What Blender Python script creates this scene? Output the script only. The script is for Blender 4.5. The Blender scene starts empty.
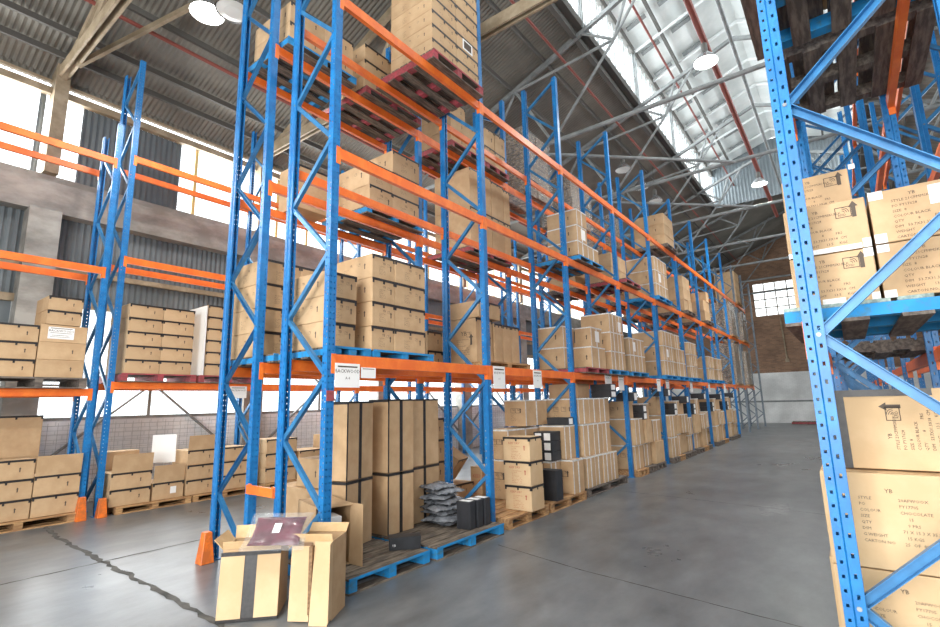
import bpy, bmesh, math, random
from mathutils import Vector, Matrix
random.seed(7)
S = bpy.context.scene
COL = S.collection
PI = math.pi
# ------------------------------------------------------------------ camera
CAM = Vector((4.018, -3.076, 1.69)); F_PX = 498.2
pitch, roll, yaw = 0.17743, -0.024198, -0.64304
cp, sp, cy, sy = math.cos(pitch), math.sin(pitch), math.cos(yaw), math.sin(yaw)
fw = Vector((sy*cp, cy*cp, sp)); rt = Vector((cy, -sy, 0)); up = rt.cross(fw)
cr, sr = math.cos(roll), math.sin(roll)
rt, up = rt*cr + up*sr, -rt*sr + up*cr
cam_d = bpy.data.cameras.new('camera'); cam = bpy.data.objects.new('camera', cam_d); COL.objects.link(cam)
cam_d.sensor_width = 36; cam_d.lens = F_PX/940*36; cam_d.clip_start = 0.05; cam_d.clip_end = 300
M = Matrix((rt, up, -fw)).transposed().to_4x4(); M.translation = CAM
cam.matrix_world = M
S.camera = cam
# ------------------------------------------------------------------ world, light, exposure
S.view_settings.view_transform = 'Standard'; S.view_settings.look = 'None'
S.view_settings.gamma = 1; S.view_settings.use_curve_mapping = False
S.view_settings.exposure = -0.06
W = bpy.data.worlds.new('overcast'); S.world = W; W.use_nodes = True
W.node_tree.nodes['Background'].inputs[0].default_value = (.93, .97, 1, 1)
W.node_tree.nodes['Background'].inputs[1].default_value = 3.0
try:
    S.cycles.use_denoising = True; S.cycles.max_bounces = 8; S.cycles.diffuse_bounces = 5
    S.cycles.transparent_max_bounces = 16; S.cycles.sample_clamp_indirect = 6
except Exception: pass
def area(name, loc, to, sx, sy_, power, color=(1, 1, 1)):
    d = bpy.data.lights.new(name, 'AREA'); d.shape = 'RECTANGLE'; d.size = sx; d.size_y = sy_
    d.energy = power; d.color = color
    o = bpy.data.objects.new(name, d); COL.objects.link(o); o.location = loc
    o.rotation_euler = (Vector(to)-Vector(loc)).to_track_quat('-Z', 'Y').to_euler()
    return o
# daylight through the open loading door behind the camera, the clerestory panes and the left side windows, plus an added fill from the right
area('door_daylight', (3.2, -9.6, 3.4), (1.5, 6, 2.6), 9, 5.5, 1500, (1, .98, .95))
area('clerestory_daylight', (-.75, 8, 12.3), (3, 8, 11.2), 32, 1.6, 2400, (.92, .97, 1))
area('far_clerestory_daylight', (5.75, 8, 12.3), (2, 8, 11.0), 32, 1.6, 1300, (.92, .97, 1))
area('side_window_daylight', (-8.35, 8, 7.05), (0, 8, 3.5), 34, 1.7, 3200, (1, .98, .95))
area('low_window_daylight', (-8.35, 8, 2.4), (-5, 8, .3), 34, 1.4, 1700, (.95, .98, 1))
area('right_side_fill', (12.7, 8, 6.6), (2, 8, 3.2), 34, 1.8, 1500, (.97, .99, 1))  # added fill panel before the windowless right wall, lifts shade on the left
# ------------------------------------------------------------------ materials
def mat(name, base, rough=.6, metal=0, var=0, scale=6, dark=None, objvar=0, spec=.5, bump=0, stretch=None, lo=.42, hi=.62, tex='Object'):
    m = bpy.data.materials.new(name); m.use_nodes = True; nt = m.node_tree; N = nt.nodes; Lk = nt.links
    p = N['Principled BSDF']; p.inputs['Roughness'].default_value = rough; p.inputs['Metallic'].default_value = metal
    p.inputs['Specular IOR Level'].default_value = spec
    c = tuple(base)+(1,)
    p.inputs['Base Color'].default_value = c
    out = None
    if dark is not None or bump:
        tc = N.new('ShaderNodeTexCoord'); no = N.new('ShaderNodeTexNoise'); no.inputs['Scale'].default_value = scale
        no.inputs['Detail'].default_value = 7; no.inputs['Roughness'].default_value = .62
        src = tc.outputs[tex]
        if stretch:
            mp = N.new('ShaderNodeMapping'); mp.inputs['Scale'].default_value = stretch; Lk.new(src, mp.inputs[0]); src = mp.outputs[0]
        Lk.new(src, no.inputs['Vector'])
        if dark is not None:
            r = N.new('ShaderNodeValToRGB'); r.color_ramp.elements[0].position = lo; r.color_ramp.elements[1].position = hi
            r.color_ramp.elements[0].color = tuple(dark)+(1,); r.color_ramp.elements[1].color = c
            Lk.new(no.outputs['Fac'], r.inputs[0]); out = r.outputs[0]
        if bump:
            b = N.new('ShaderNodeBump'); b.inputs['Strength'].default_value = bump; b.inputs['Distance'].default_value = .02
            Lk.new(no.outputs['Fac'], b.inputs['Height']); Lk.new(b.outputs[0], p.inputs['Normal'])
    if objvar:
        oi = N.new('ShaderNodeObjectInfo'); mr = N.new('ShaderNodeMapRange'); mr.inputs[3].default_value = 1-objvar; mr.inputs[4].default_value = 1+objvar
        Lk.new(oi.outputs['Random'], mr.inputs[0])
        hs = N.new('ShaderNodeHueSaturation'); Lk.new(mr.outputs[0], hs.inputs['Value'])
        if out: Lk.new(out, hs.inputs['Color'])
        else: hs.inputs['Color'].default_value = c
        out = hs.outputs[0]
    if out: Lk.new(out, p.inputs['Base Color'])
    return m
def srgb(r, g, b):
    f = lambda v: (v/255/12.92) if v/255 <= .04045 else ((v/255+.055)/1.055)**2.4
    return (f(r), f(g), f(b))
CARD = mat('cardboard', srgb(198, 168, 132), .8, dark=srgb(185, 154, 118), scale=3, objvar=.07, spec=.25)
CARDIN = mat('cardboard_inside', srgb(214, 184, 142), .85, dark=srgb(200, 166, 122), scale=4, spec=.2)
CARDPALE = mat('pale_cardboard', srgb(214, 186, 148), .8, dark=srgb(203, 173, 134), scale=2, objvar=.03, spec=.25)
BTAPE = mat('black_tape', srgb(34, 33, 34), .4, dark=srgb(48, 46, 46), scale=30)
WTAPE = mat('white_tape', srgb(232, 232, 230), .35, dark=srgb(205, 205, 202), scale=25)
INK = mat('print_ink', srgb(84, 72, 62), .7)
REDINK = mat('red_print_ink', srgb(176, 92, 72), .7)
PAPER = mat('white_paper', srgb(238, 238, 236), .6)
SHOE = mat('black_shoebox_card', srgb(40, 42, 46), .45, dark=srgb(50, 52, 57), scale=5, objvar=.1)
BLUE = mat('blue_painted_steel', srgb(42, 116, 170), .38, dark=srgb(38, 100, 150), scale=7, objvar=.04)
BRACE = mat('blue_brace_steel', srgb(58, 130, 182), .35, metal=.15, dark=srgb(50, 112, 160), scale=7)
ORANGE = mat('orange_painted_steel', srgb(246, 128, 50), .4, dark=srgb(234, 110, 42), scale=5, objvar=.03)
GUARD = mat('orange_guard_paint', srgb(240, 122, 40), .45, dark=srgb(196, 104, 50), scale=9)
GALV = mat('galvanised_steel', srgb(150, 156, 160), .35, metal=.6, dark=srgb(120, 126, 130), scale=8)
GREYST = mat('grey_rack_steel', srgb(120, 130, 140), .45, metal=.2, dark=srgb(98, 108, 118), scale=6)
PBLUE = mat('blue_pallet_paint', srgb(30, 140, 205), .7, dark=srgb(70, 120, 145), scale=7, stretch=(3, 1, 3), lo=.3, hi=.5)
PRED = mat('red_pallet_paint', srgb(178, 72, 84), .7, dark=srgb(140, 70, 72), scale=7, stretch=(3, 1, 3))
PWOOD = mat('weathered_pallet_wood', srgb(132, 120, 106), .85, dark=srgb(84, 76, 68), scale=5, stretch=(6, .8, 6), objvar=.06)
PDARK = mat('dark_pallet_wood', srgb(128, 118, 108), .85, dark=srgb(86, 78, 73), scale=5, stretch=(6, .8, 6))
PPALE = mat('pale_green_deck_wood', srgb(168, 184, 176), .8, dark=srgb(120, 140, 138), scale=5, stretch=(6, .8, 6))
PPINE = mat('pine_pallet_wood', srgb(196, 156, 108), .8, dark=srgb(150, 112, 76), scale=5, stretch=(6, .8, 6), objvar=.06)
def hole_mat(name, base, dark):
    m = mat(name, base, .36, dark=dark, scale=7, objvar=.04); nt = m.node_tree; N = nt.nodes; Lk = nt.links
    p = N['Principled BSDF']; o = N['Material Output']
    uv = N.new('ShaderNodeUVMap'); sx = N.new('ShaderNodeSeparateXYZ'); Lk.new(uv.outputs[0], sx.inputs[0])
    def mth(op, a, b=None):
        n = N.new('ShaderNodeMath'); n.operation = op
        for i, v in enumerate((a, b)):
            if v is None: continue
            if isinstance(v, (int, float)): n.inputs[i].default_value = v
            else: Lk.new(v, n.inputs[i])
        return n.outputs[0]
    au = mth('LESS_THAN', mth('ABSOLUTE', sx.outputs[0]), .0062)
    fv = mth('ABSOLUTE', mth('SUBTRACT', mth('FRACT', mth('DIVIDE', sx.outputs[1], .0625)), .5))
    av = mth('LESS_THAN', fv, .12)
    fac = mth('MULTIPLY', au, av)
    t = N.new('ShaderNodeBsdfTransparent'); mx = N.new('ShaderNodeMixShader')
    Lk.new(fac, mx.inputs[0]); Lk.new(p.outputs[0], mx.inputs[1]); Lk.new(t.outputs[0], mx.inputs[2]); Lk.new(mx.outputs[0], o.inputs[0])
    return m
UPR = hole_mat('perforated_blue_steel', srgb(28, 124, 190), srgb(26, 108, 172))
UPRG = hole_mat('perforated_grey_steel', srgb(122, 132, 142), srgb(100, 110, 120))
def film(name, tint, fac, rough=.15):
    m = bpy.data.materials.new(name); m.use_nodes = True; nt = m.node_tree; N = nt.nodes; Lk = nt.links
    p = N['Principled BSDF']; p.inputs['Base Color'].default_value = tuple(tint)+(1,); p.inputs['Roughness'].default_value = rough
    t = N.new('ShaderNodeBsdfTransparent'); t.inputs[0].default_value = (.97, .98, .98, 1)
    mx = N.new('ShaderNodeMixShader'); mx.inputs[0].default_value = fac
    Lk.new(t.outputs[0], mx.inputs[1]); Lk.new(p.outputs[0], mx.inputs[2]); Lk.new(mx.outputs[0], N['Material Output'].inputs[0])
    return m
FILM = film('clear_wrap_film', (.8, .82, .82), .14)
BAGFILM = film('clear_bag_film', (.8, .82, .84), .08, .08)
PANE = film('translucent_window_sheet', (.9, .92, .92), .12, .3)
WRAPCARD = mat('wrapped_goods', srgb(166, 142, 116), .3, dark=srgb(84, 72, 62), scale=5, bump=.6, stretch=(2, 2, 6))
POLY = mat('grey_poly_bag', srgb(132, 136, 142), .16, dark=srgb(72, 76, 82), scale=12, bump=.9, lo=.35, hi=.6)
BURG = mat('burgundy_cloth', srgb(104, 42, 60), .3, dark=srgb(76, 28, 42), scale=12, bump=.2)
CONC = mat('concrete', srgb(168, 166, 160), .85, dark=srgb(136, 134, 128), scale=2.2, stretch=(1, .5, 1))
ROOFM = mat('roof_sheet', srgb(136, 133, 124), .6, dark=srgb(114, 111, 104), scale=.6, metal=.1)
SIDING = mat('dark_wall_sheet', srgb(112, 120, 124), .6, dark=srgb(96, 104, 108), scale=.8, metal=.1)
TANST = mat('tan_painted_steel', srgb(168, 152, 128), .6, dark=srgb(140, 124, 100), scale=3)
GREYTRUSS = mat('grey_truss_steel', srgb(142, 146, 146), .55, dark=srgb(118, 122, 122), scale=3)
DARKST = mat('dark_purlin_steel', srgb(84, 82, 78), .6)
REDPIPE = mat('red_oxide_pipe', srgb(130, 66, 56), .6)
WHITECEIL = mat('white_ceiling_sheet', srgb(232, 236, 234), .7, dark=srgb(212, 218, 216), scale=.7)
WHITEST = mat('white_painted_steel', srgb(225, 228, 228), .6)
SHADE = mat('aluminium_lamp_shade', srgb(190, 192, 194), .25, metal=.8)
LENSOFF = mat('unlit_lamp_lens', srgb(205, 208, 206), .25)
GREYBLK = mat('mesh_wire', srgb(140, 148, 148), .5, metal=.2)
YELLOWST = mat('yellowed_sheet_bar', srgb(222, 196, 130), .7)
def emis(name, col, st):
    m = bpy.data.materials.new(name); m.use_nodes = True; p = m.node_tree.nodes['Principled BSDF']
    p.inputs['Emission Color'].default_value = tuple(col)+(1,); p.inputs['Emission Strength'].default_value = st
    p.inputs['Base Color'].default_value = tuple(col)+(1,)
    return m
LIT = emis('lit_lamp_lens', (1, .98, .94), 14)
def brick(name, c1, c2, mortar, scale=1.0):
    m = bpy.data.materials.new(name); m.use_nodes = True; nt = m.node_tree; N = nt.nodes; Lk = nt.links
    p = N['Principled BSDF']; p.inputs['Roughness'].default_value = .85
    tc = N.new('ShaderNodeTexCoord'); sx = N.new('ShaderNodeSeparateXYZ'); cb = N.new('ShaderNodeCombineXYZ'); ad = N.new('ShaderNodeMath')
    Lk.new(tc.outputs['Object'], sx.inputs[0]); Lk.new(sx.outputs[0], ad.inputs[0]); Lk.new(sx.outputs[1], ad.inputs[1])
    Lk.new(ad.outputs[0], cb.inputs[0]); Lk.new(sx.outputs[2], cb.inputs[1])
    b = N.new('ShaderNodeTexBrick'); b.inputs['Scale'].default_value = scale
    b.inputs['Color1'].default_value = tuple(c1)+(1,); b.inputs['Color2'].default_value = tuple(c2)+(1,); b.inputs['Mortar'].default_value = tuple(mortar)+(1,)
    b.inputs['Brick Width'].default_value = .23; b.inputs['Row Height'].default_value = .085; b.inputs['Mortar Size'].default_value = .008
    Lk.new(cb.outputs[0], b.inputs['Vector'])
    no = N.new('ShaderNodeTexNoise'); no.inputs['Scale'].default_value = .8; no.inputs['Detail'].default_value = 6; Lk.new(tc.outputs['Object'], no.inputs['Vector'])
    mr = N.new('ShaderNodeMapRange'); mr.inputs[1].default_value = .35; mr.inputs[2].default_value = .7; mr.inputs[3].default_value = .72; mr.inputs[4].default_value = 1.1
    Lk.new(no.outputs[0], mr.inputs[0])
    hs = N.new('ShaderNodeHueSaturation'); Lk.new(b.outputs[0], hs.inputs['Color']); Lk.new(mr.outputs[0], hs.inputs['Value']); Lk.new(hs.outputs[0], p.inputs['Base Color'])
    return m
BRICK = brick('brown_brick', srgb(160, 124, 98), srgb(132, 102, 82), srgb(146, 126, 110))
WBRICK = brick('white_painted_brick', srgb(242, 243, 242), srgb(238, 239, 238), srgb(226, 228, 226))
GBRICK = brick('grey_painted_block', srgb(240, 245, 248), srgb(234, 240, 244), srgb(214, 222, 226), 1)
def floor_mat():
    m = bpy.data.materials.new('worn_concrete_floor'); m.use_nodes = True; nt = m.node_tree; N = nt.nodes; Lk = nt.links
    p = N['Principled BSDF']; tc = N.new('ShaderNodeTexCoord')
    def noise(sc, det, stretch=None):
        n = N.new('ShaderNodeTexNoise'); n.inputs['Scale'].default_value = sc; n.inputs['Detail'].default_value = det; n.inputs['Roughness'].default_value = .65
        s = tc.outputs['Object']
        if stretch:
            mp = N.new('ShaderNodeMapping'); mp.inputs['Scale'].default_value = stretch; mp.inputs['Rotation'].default_value = (0, 0, .5); Lk.new(s, mp.inputs[0]); s = mp.outputs[0]
        Lk.new(s, n.inputs['Vector']); return n.outputs['Fac']
    a = noise(.55, 8); b = noise(3.2, 9, (1, .45, 1)); c = noise(28, 4)
    r = N.new('ShaderNodeValToRGB'); e = r.color_ramp.elements
    e[0].position = .3; e[0].color = srgb(74, 78, 81)+(1,); e[1].position = .72; e[1].color = srgb(128, 132, 135)+(1,)
    mx = N.new('ShaderNodeMath'); mx.operation = 'MULTIPLY_ADD'; Lk.new(b, mx.inputs[0]); mx.inputs[1].default_value = .55
    m2 = N.new('ShaderNodeMath'); m2.operation = 'MULTIPLY'; Lk.new(a, m2.inputs[0]); m2.inputs[1].default_value = .45; Lk.new(m2.outputs[0], mx.inputs[2])
    Lk.new(mx.outputs[0], r.inputs[0])
    Lk.new(r.outputs[0], p.inputs['Base Color'])
    rr = N.new('ShaderNodeMapRange'); rr.inputs[1].default_value = .35; rr.inputs[2].default_value = .65; rr.inputs[3].default_value = .27; rr.inputs[4].default_value = .4
    Lk.new(a, rr.inputs[0]); Lk.new(rr.outputs[0], p.inputs['Roughness'])
    bp = N.new('ShaderNodeBump'); bp.inputs['Strength'].default_value = .05; bp.inputs['Distance'].default_value = .01; Lk.new(c, bp.inputs['Height']); Lk.new(bp.outputs[0], p.inputs['Normal'])
    return m
FLOORM = floor_mat()
CRACK = mat('dark_floor_joint', srgb(58, 58, 56), .9, dark=srgb(90, 88, 84), scale=4)
# ------------------------------------------------------------------ mesh helpers
class MB:
    def __init__(s): s.v = []; s.f = []; s.uv = {}
    def box(s, x0, x1, y0, y1, z0, z1, T=None):
        b = len(s.v)
        for z in (z0, z1):
            for x, y in ((x0, y0), (x1, y0), (x1, y1), (x0, y1)):
                p = Vector((x, y, z)); s.v.append(T @ p if T else p)
        for q in ((0, 3, 2, 1), (4, 5, 6, 7), (0, 1, 5, 4), (1, 2, 6, 5), (2, 3, 7, 6), (3, 0, 4, 7)): s.f.append([b+i for i in q])
        return s
    def bar(s, p, q, w, h, ref=(0, 0, 1)):
        p = Vector(p); q = Vector(q); d = (q-p); L = d.length; d.normalize(); r = Vector(ref)
        if abs(d.dot(r)) > .98: r = Vector((1, 0, 0))
        a = d.cross(r).normalized(); c = a.cross(d).normalized()
        T = Matrix((a, d, c)).transposed().to_4x4(); T.translation = p
        return s.box(-w/2, w/2, 0, L, -h/2, h/2, T)
    def tube(s, p, q, r0, r1=None, n=10, cap=True):
        r1 = r0 if r1 is None else r1
        p = Vector(p); q = Vector(q); d = (q-p).normalized(); r = Vector((0, 0, 1)) if abs(d.z) < .9 else Vector((1, 0, 0))
        a = d.cross(r).normalized(); c = a.cross(d); b = len(s.v)
        for o, rr in ((p, r0), (q, r1)):
            for i in range(n):
                t = 2*PI*i/n; s.v.append(o+a*(rr*math.cos(t))+c*(rr*math.sin(t)))
        for i in range(n): s.f.append([b+i, b+(i+1) % n, b+n+(i+1) % n, b+n+i])
        if cap: s.f.append([b+i for i in range(n)][::-1]); s.f.append([b+n+i for i in range(n)])
        return s
    def poly(s, pts, T=None):
        b = len(s.v); s.v += [(T @ Vector(p) if T else Vector(p)) for p in pts]; s.f.append(list(range(b, b+len(pts)))); return s
    def prism(s, outline, y0, y1, T=None):   # outline of (x,z), extruded along y
        b = len(s.v); n = len(outline)
        for y in (y0, y1):
            for x, z in outline:
                p = Vector((x, y, z)); s.v.append(T @ p if T else p)
        for i in range(n): s.f.append([b+i, b+(i+1) % n, b+n+(i+1) % n, b+n+i])
        s.f.append([b+i for i in range(n)][::-1]); s.f.append([b+n+i for i in range(n)]); return s
    def lathe(s, prof, c, n=20):
        b = len(s.v); c = Vector(c)
        for r, z in prof:
            for i in range(n): s.v.append(c+Vector((r*math.cos(2*PI*i/n), r*math.sin(2*PI*i/n), z)))
        for k in range(len(prof)-1):
            for i in range(n): s.f.append([b+k*n+i, b+k*n+(i+1) % n, b+(k+1)*n+(i+1) % n, b+(k+1)*n+i])
        return s
    def mesh(s, name, m, bevel=0, recalc=True):
        me = bpy.data.meshes.new(name); me.from_pydata([tuple(v) for v in s.v], [], s.f)
        if recalc or bevel:
            bm = bmesh.new(); bm.from_mesh(me)
            if recalc: bmesh.ops.recalc_face_normals(bm, faces=bm.faces)
            if bevel: bmesh.ops.bevel(bm, geom=bm.edges[:], offset=bevel, segments=1, affect='EDGES', clamp_overlap=True)
            bm.to_mesh(me); bm.free()
        me.materials.append(m); return me
def link(name, me, parent=None, loc=None, rot=None):
    o = bpy.data.objects.new(name, me); COL.objects.link(o)
    if parent: o.parent = parent
    if loc: o.location = loc
    if rot: o.rotation_euler = rot
    return o
def obj(name, mb, m, parent=None, loc=None, rot=None, bevel=0): return link(name, mb.mesh(name, m, bevel), parent, loc, rot)
def tag(o, label, cat, group=None):
    o['label'] = label; o['category'] = cat
    if group: o['group'] = group
    return o
def thing(name, label, cat, loc=(0, 0, 0), rz=0, group=None):
    o = link(name, None); o.location = loc; o.rotation_euler = (0, 0, rz); return tag(o, label, cat, group)
def struct(name, mb, m, parent=None, bevel=0):
    o = obj(name, mb, m, parent, bevel=bevel)
    if not parent: o['kind'] = 'structure'
    return o
def copy_tree(o, parent=None):
    c = o.copy(); COL.objects.link(c); c.parent = parent
    for ch in list(o.children): copy_tree(ch, c)
    return c
def text_mesh(lines, size, m, gap=1.45, align='LEFT'):
    cu = bpy.data.curves.new('lettering', 'FONT'); cu.body = '\n'.join(lines); cu.size = size; cu.space_line = gap; cu.align_x = align; cu.resolution_u = 1
    o = bpy.data.objects.new('lettering', cu); COL.objects.link(o)
    bpy.context.view_layer.update()
    me = bpy.data.meshes.new_from_object(o.evaluated_get(bpy.context.evaluated_depsgraph_get()))
    bpy.data.objects.remove(o); me.materials.clear(); me.materials.append(m); return me
ORD = ['first', 'second', 'third', 'fourth', 'fifth', 'sixth', 'seventh', 'eighth', 'ninth', 'tenth', 'eleventh', 'twelfth']
# ------------------------------------------------------------------ the building
XW, EZ, RX, RZ, SL = -7.9, 8.35, 2.5, 12.29, .379
X1, Z1 = -.385, 11.2        # lower edge of the clerestory
Y0, Y1 = -9.0, 34.0
XR = 12.9
mb = MB().box(XW-.3, XR+.3, Y0-.3, Y1+.3, -.15, 0); struct('floor', mb, FLOORM)
def ribbon(pts, w, seed, z=.002):
    r = random.Random(seed); mb = MB(); P = [Vector((x, y, z)) for x, y in pts]; Q = []
    for a, b in zip(P, P[1:]):
        n = max(2, int((b-a).length/.09))
        for i in range(n): Q.append(a.lerp(b, i/n))
    Q.append(P[-1]); L = []; R = []
    for i, q in enumerate(Q):
        d = (Q[min(i+1, len(Q)-1)]-Q[max(i-1, 0)]).normalized(); nn = Vector((-d.y, d.x, 0))
        k = w*(.5+r.random()*1.0); o = (r.random()-.5)*w*.7
        L.append(q+nn*(o+k/2)); R.append(q+nn*(o-k/2))
    mb.v = L+R; n = len(L)
    mb.f = [[i, i+1, n+i+1, n+i] for i in range(n-1)]
    return mb
struct('floor_joint_1', ribbon([(-6.0, -.6), (-4.9, -.71), (-3.0, -.76), (-1.94, -.78), (-.33, -.83), (.9, -.9)], .055, 3), CRACK)
struct('floor_joint_2', ribbon([(-3.05, -2.2), (-3.05, -.8), (-3.06, .6), (-3.06, 3.0)], .028, 5), CRACK)
struct('floor_joint_3', ribbon([(.4, 2.2), (1.6, 1.9), (3.8, 1.55)], .012, 6), CRACK)
struct('floor_joint_4', ribbon([(.3, 6.4), (3.8, 5.9)], .012, 8), CRACK)
struct('floor_patch_1', MB().poly([(2.63, 6.13, .002), (3.0, 6.61, .002), (3.12, 5.76, .002), (2.78, 5.41, .002)]), mat('worn_floor_patch', srgb(140, 143, 145), .5, dark=srgb(104, 107, 110), scale=9))
def corr_sheet(p0, du, L, dv, H, nrm, pitch=.1, amp=.013, n=4):
    """sheet from p0; waves run along du (length L), ribs along dv (length H)"""
    mb = MB(); p0 = Vector(p0); du = Vector(du).normalized(); dv = Vector(dv).normalized(); nrm = Vector(nrm).normalized()
    k = int(L/pitch*n); b = 0
    for i in range(k+1):
        o = p0+du*(L*i/k)+nrm*(amp*math.sin(2*PI*i/n+.4)); mb.v += [o, o+dv*H]
    mb.f = [[2*i, 2*i+2, 2*i+3, 2*i+1] for i in range(k)]
    return mb
sl_len = lambda xa, xb: math.hypot(xb-xa, SL*(xb-xa))
nv = Vector((-SL, 0, 1)).normalized()
o = struct('ceiling_left_slope', corr_sheet((XW-.25, Y0, EZ-.09), (0, 1, 0), Y1-Y0, (1, 0, SL), sl_len(XW-.25, X1), nv), ROOFM)
o = struct('ceiling_right_slope', corr_sheet((XR+.25, Y0, EZ-.09), (0, 1, 0), Y1-Y0, (-1, 0, SL), sl_len(5.385, XR+.25), (SL, 0, 1), .25), ROOFM)
# monitor (lantern) roof
MY1 = 24.0
CZ0, CZ1 = 13.15, 14.15
struct('ceiling_lantern_left', MB().prism([(X1-.25, CZ0), (RX, CZ1), (RX, CZ1+.08), (X1-.25, CZ0+.08)], Y0, MY1), WHITECEIL)
struct('ceiling_lantern_right', MB().prism([(5.635, CZ0), (RX, CZ1), (RX, CZ1+.08), (5.635, CZ0+.08)], Y0, MY1), WHITECEIL)
struct('ceiling_far_left', corr_sheet((X1, MY1, Z1), (0, 1, 0), Y1-MY1, (1, 0, SL), sl_len(X1, RX), nv), ROOFM)
struct('ceiling_far_right', corr_sheet((5.385, MY1, Z1), (0, 1, 0), Y1-MY1, (-1, 0, SL), sl_len(X1, RX), nv, .25), ROOFM)
struct('wall_lantern_end', corr_sheet((X1, MY1, Z1), (1, 0, 0), 5.77, (0, 0, 1), 2.9, (0, 1, 0), .15), SIDING)
for sx, n in ((X1, 1), (5.385, 2)):
    k = 1 if sx < RX else -1
    struct('trim_sill_%d' % n, MB().box(sx-.08, sx+.08, Y0, MY1, Z1-.12, Z1+.1).box(sx-.16*k-.06, sx-.16*k+.06, Y0, MY1, Z1-.3, Z1-.12), DARKST)
    struct('trim_head_%d' % n, MB().box(sx-.07, sx+.07, Y0, MY1, CZ0-.2, CZ0+.06), DARKST)
    w = struct('window_clerestory_%d' % n, MB().box(sx-.03, sx-.024, Y0, MY1, Z1+.1, CZ0-.2), PANE)
    m1 = MB(); y = Y0
    while y < MY1: m1.box(sx-.02, sx+.02, y-.02, y+.02, Z1+.1, CZ0-.2); y += .43
    obj('glazing_bar', m1, REDPIPE if n == 9 else GREYTRUSS, w)
TY = [-.75+4.3*k for k in range(-1, 9)]
mb = None
for i, y in enumerate(TY):
    for sx in (X1, 5.385): pass
roof = lambda x: EZ+SL*(x-XW) if x < RX else EZ+SL*(2*RX-XW-x)
# lantern purlins, cross ribs and vents
mb = MB()
for x in (.55, 1.5, 3.5, 4.45):
    z = CZ0+(CZ1-CZ0)*(x-X1)/(RX-X1) if x < RX else CZ1-(CZ1-CZ0)*(x-RX)/(RX-X1)
    mb.box(x-.04, x+.04, Y0, MY1, z-.16, z-.03)
struct('trim_lantern_purlins', mb, DARKST)
mb = MB(); y = .4
for y in [t+2.1 for t in TY if t < 22]:
    mb.bar((X1, y, CZ0-.05), (RX, y, CZ1-.08), .07, .1).bar((RX, y, CZ1-.08), (5.385, y, CZ0-.05), .07, .1)
struct('trim_lantern_ribs', mb, WHITEST)
mb = MB(); y = -6
while y < 23:
    for x in (.05, 1.05): 
        z = CZ0+(CZ1-CZ0)*(x-X1)/(RX-X1); mb.bar((x-.25, y, z-.06-.25*.35), (x+.35, y, z-.06+.35*.35), .16, .05)
    y += 1.43
struct('trim_lantern_vents', mb, GREYTRUSS)
# roof purlins and pipes
mb = MB()
for x in (-7.3, -6.78, -5.74, -4.5, -3.4, -2.51, -1.45):
    mb.bar((x, Y0, roof(x)-.1), (x, Y1, roof(x)-.1), .055, .12)
struct('trim_left_purlins', mb, DARKST)
mb = MB()
for x in (6.6, 8, 9.4, 10.8, 12.2): mb.bar((x, Y0, roof(x)-.1), (x, Y1, roof(x)-.1), .06, .13)
struct('trim_right_purlins', mb, DARKST)
def pipe(x, z, r, label, y0=Y0, y1=Y1-.1, m=REDPIPE): tag(obj('pipe', MB().tube((x, y0, z), (x, y1, z), r, n=8), m), label, 'pipe')
pipe(-5.9, 8.88, .04, 'thin red sprinkler pipe under the roof sheets above the left wall')
pipe(-1.0, 10.62, .035, 'thin red sprinkler pipe under the dark roof slope beside the clerestory')
pipe(.6, 12.2, .035, 'thin red pipe crossing below the white lantern ceiling', y1=MY1)
pipe(2.25, 10.15, .075, 'thick red-brown lamp rail pipe running under the white lantern', y1=MY1)
pipe(2.62, 11.2, .05, 'pale grey conduit pipe beside the thick red-brown lamp rail', y1=MY1, m=GREYTRUSS)
# trusses
for i, y in enumerate(TY):
    w = ORD[i] if y > -1 else None
    t = thing('roof_truss', 'steel roof truss crossing the hall, %s one counted from the front' % ORD[i], 'roof truss', (0, y, 0), 0, 'roof trusses')
    heavy = TANST if y < 4 else GREYTRUSS
    tw = .1 if y > 4 else .16
    raf = MB(); off = .2
    a, b, c = Vector((XW+.2, 0, EZ-off+.06)), Vector((RX, 0, RZ-off)), Vector((XR-.2, 0, EZ-off+.06))
    raf.bar(a, b, .1, tw).bar(b, c, .1, tw); obj('rafter', raf, heavy, t)
    tie = MB()
    if y < 4: tie.bar((XW+.3, -.06, 8.32), (XR-.3, -.06, 8.32), .04, .24).bar((XW+.3, .06, 8.32), (XR-.3, .06, 8.32), .04, .24)
    else: tie.tube((XW+.3, 0, 8.3), (XR-.3, 0, 8.3), .055, n=8)
    obj('tie_beam', tie, heavy, t)
    for s in (1, -1):
        X = lambda x: RX+s*(x-RX)
        seg = [((-2.4, roof(-2.4)-.25), (.45, 10.4)), ((.45, 10.4), (X1, 11.0)), ((.45, 10.4), (.85, roof(.85)-.2)), ((.45, 10.4), (1.5, 11.85)), ((.45, 10.4), (-1.35, 8.3)),
               ((-2.4, roof(-2.4)-.25), (-3.6, 8.3)), ((-2.4, roof(-2.4)-.25), (-1.35, 8.3)), ((-5.2, roof(-5.2)-.25), (-3.6, 8.3)), ((-5.2, roof(-5.2)-.25), (-6.3, 8.3))]
        for p, q in seg: obj('web', MB().tube((X(p[0]), 0, p[1]), (X(q[0]), 0, q[1]), .038 if y > 4 else .05, n=7), heavy, t)
        if y < MY1: obj('lantern_post', MB().bar((X(X1+.05), 0, Z1-.1), (X(X1+.05), 0, CZ0), .07, .07), heavy, t)
    if y < MY1: obj('lantern_strut', MB().bar((X1+.1, 0, CZ0-.12), (RX, 0, CZ1-.2), .05, .08).bar((RX, 0, CZ1-.2), (5.3, 0, CZ0-.12), .05, .08), WHITEST, t)
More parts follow.
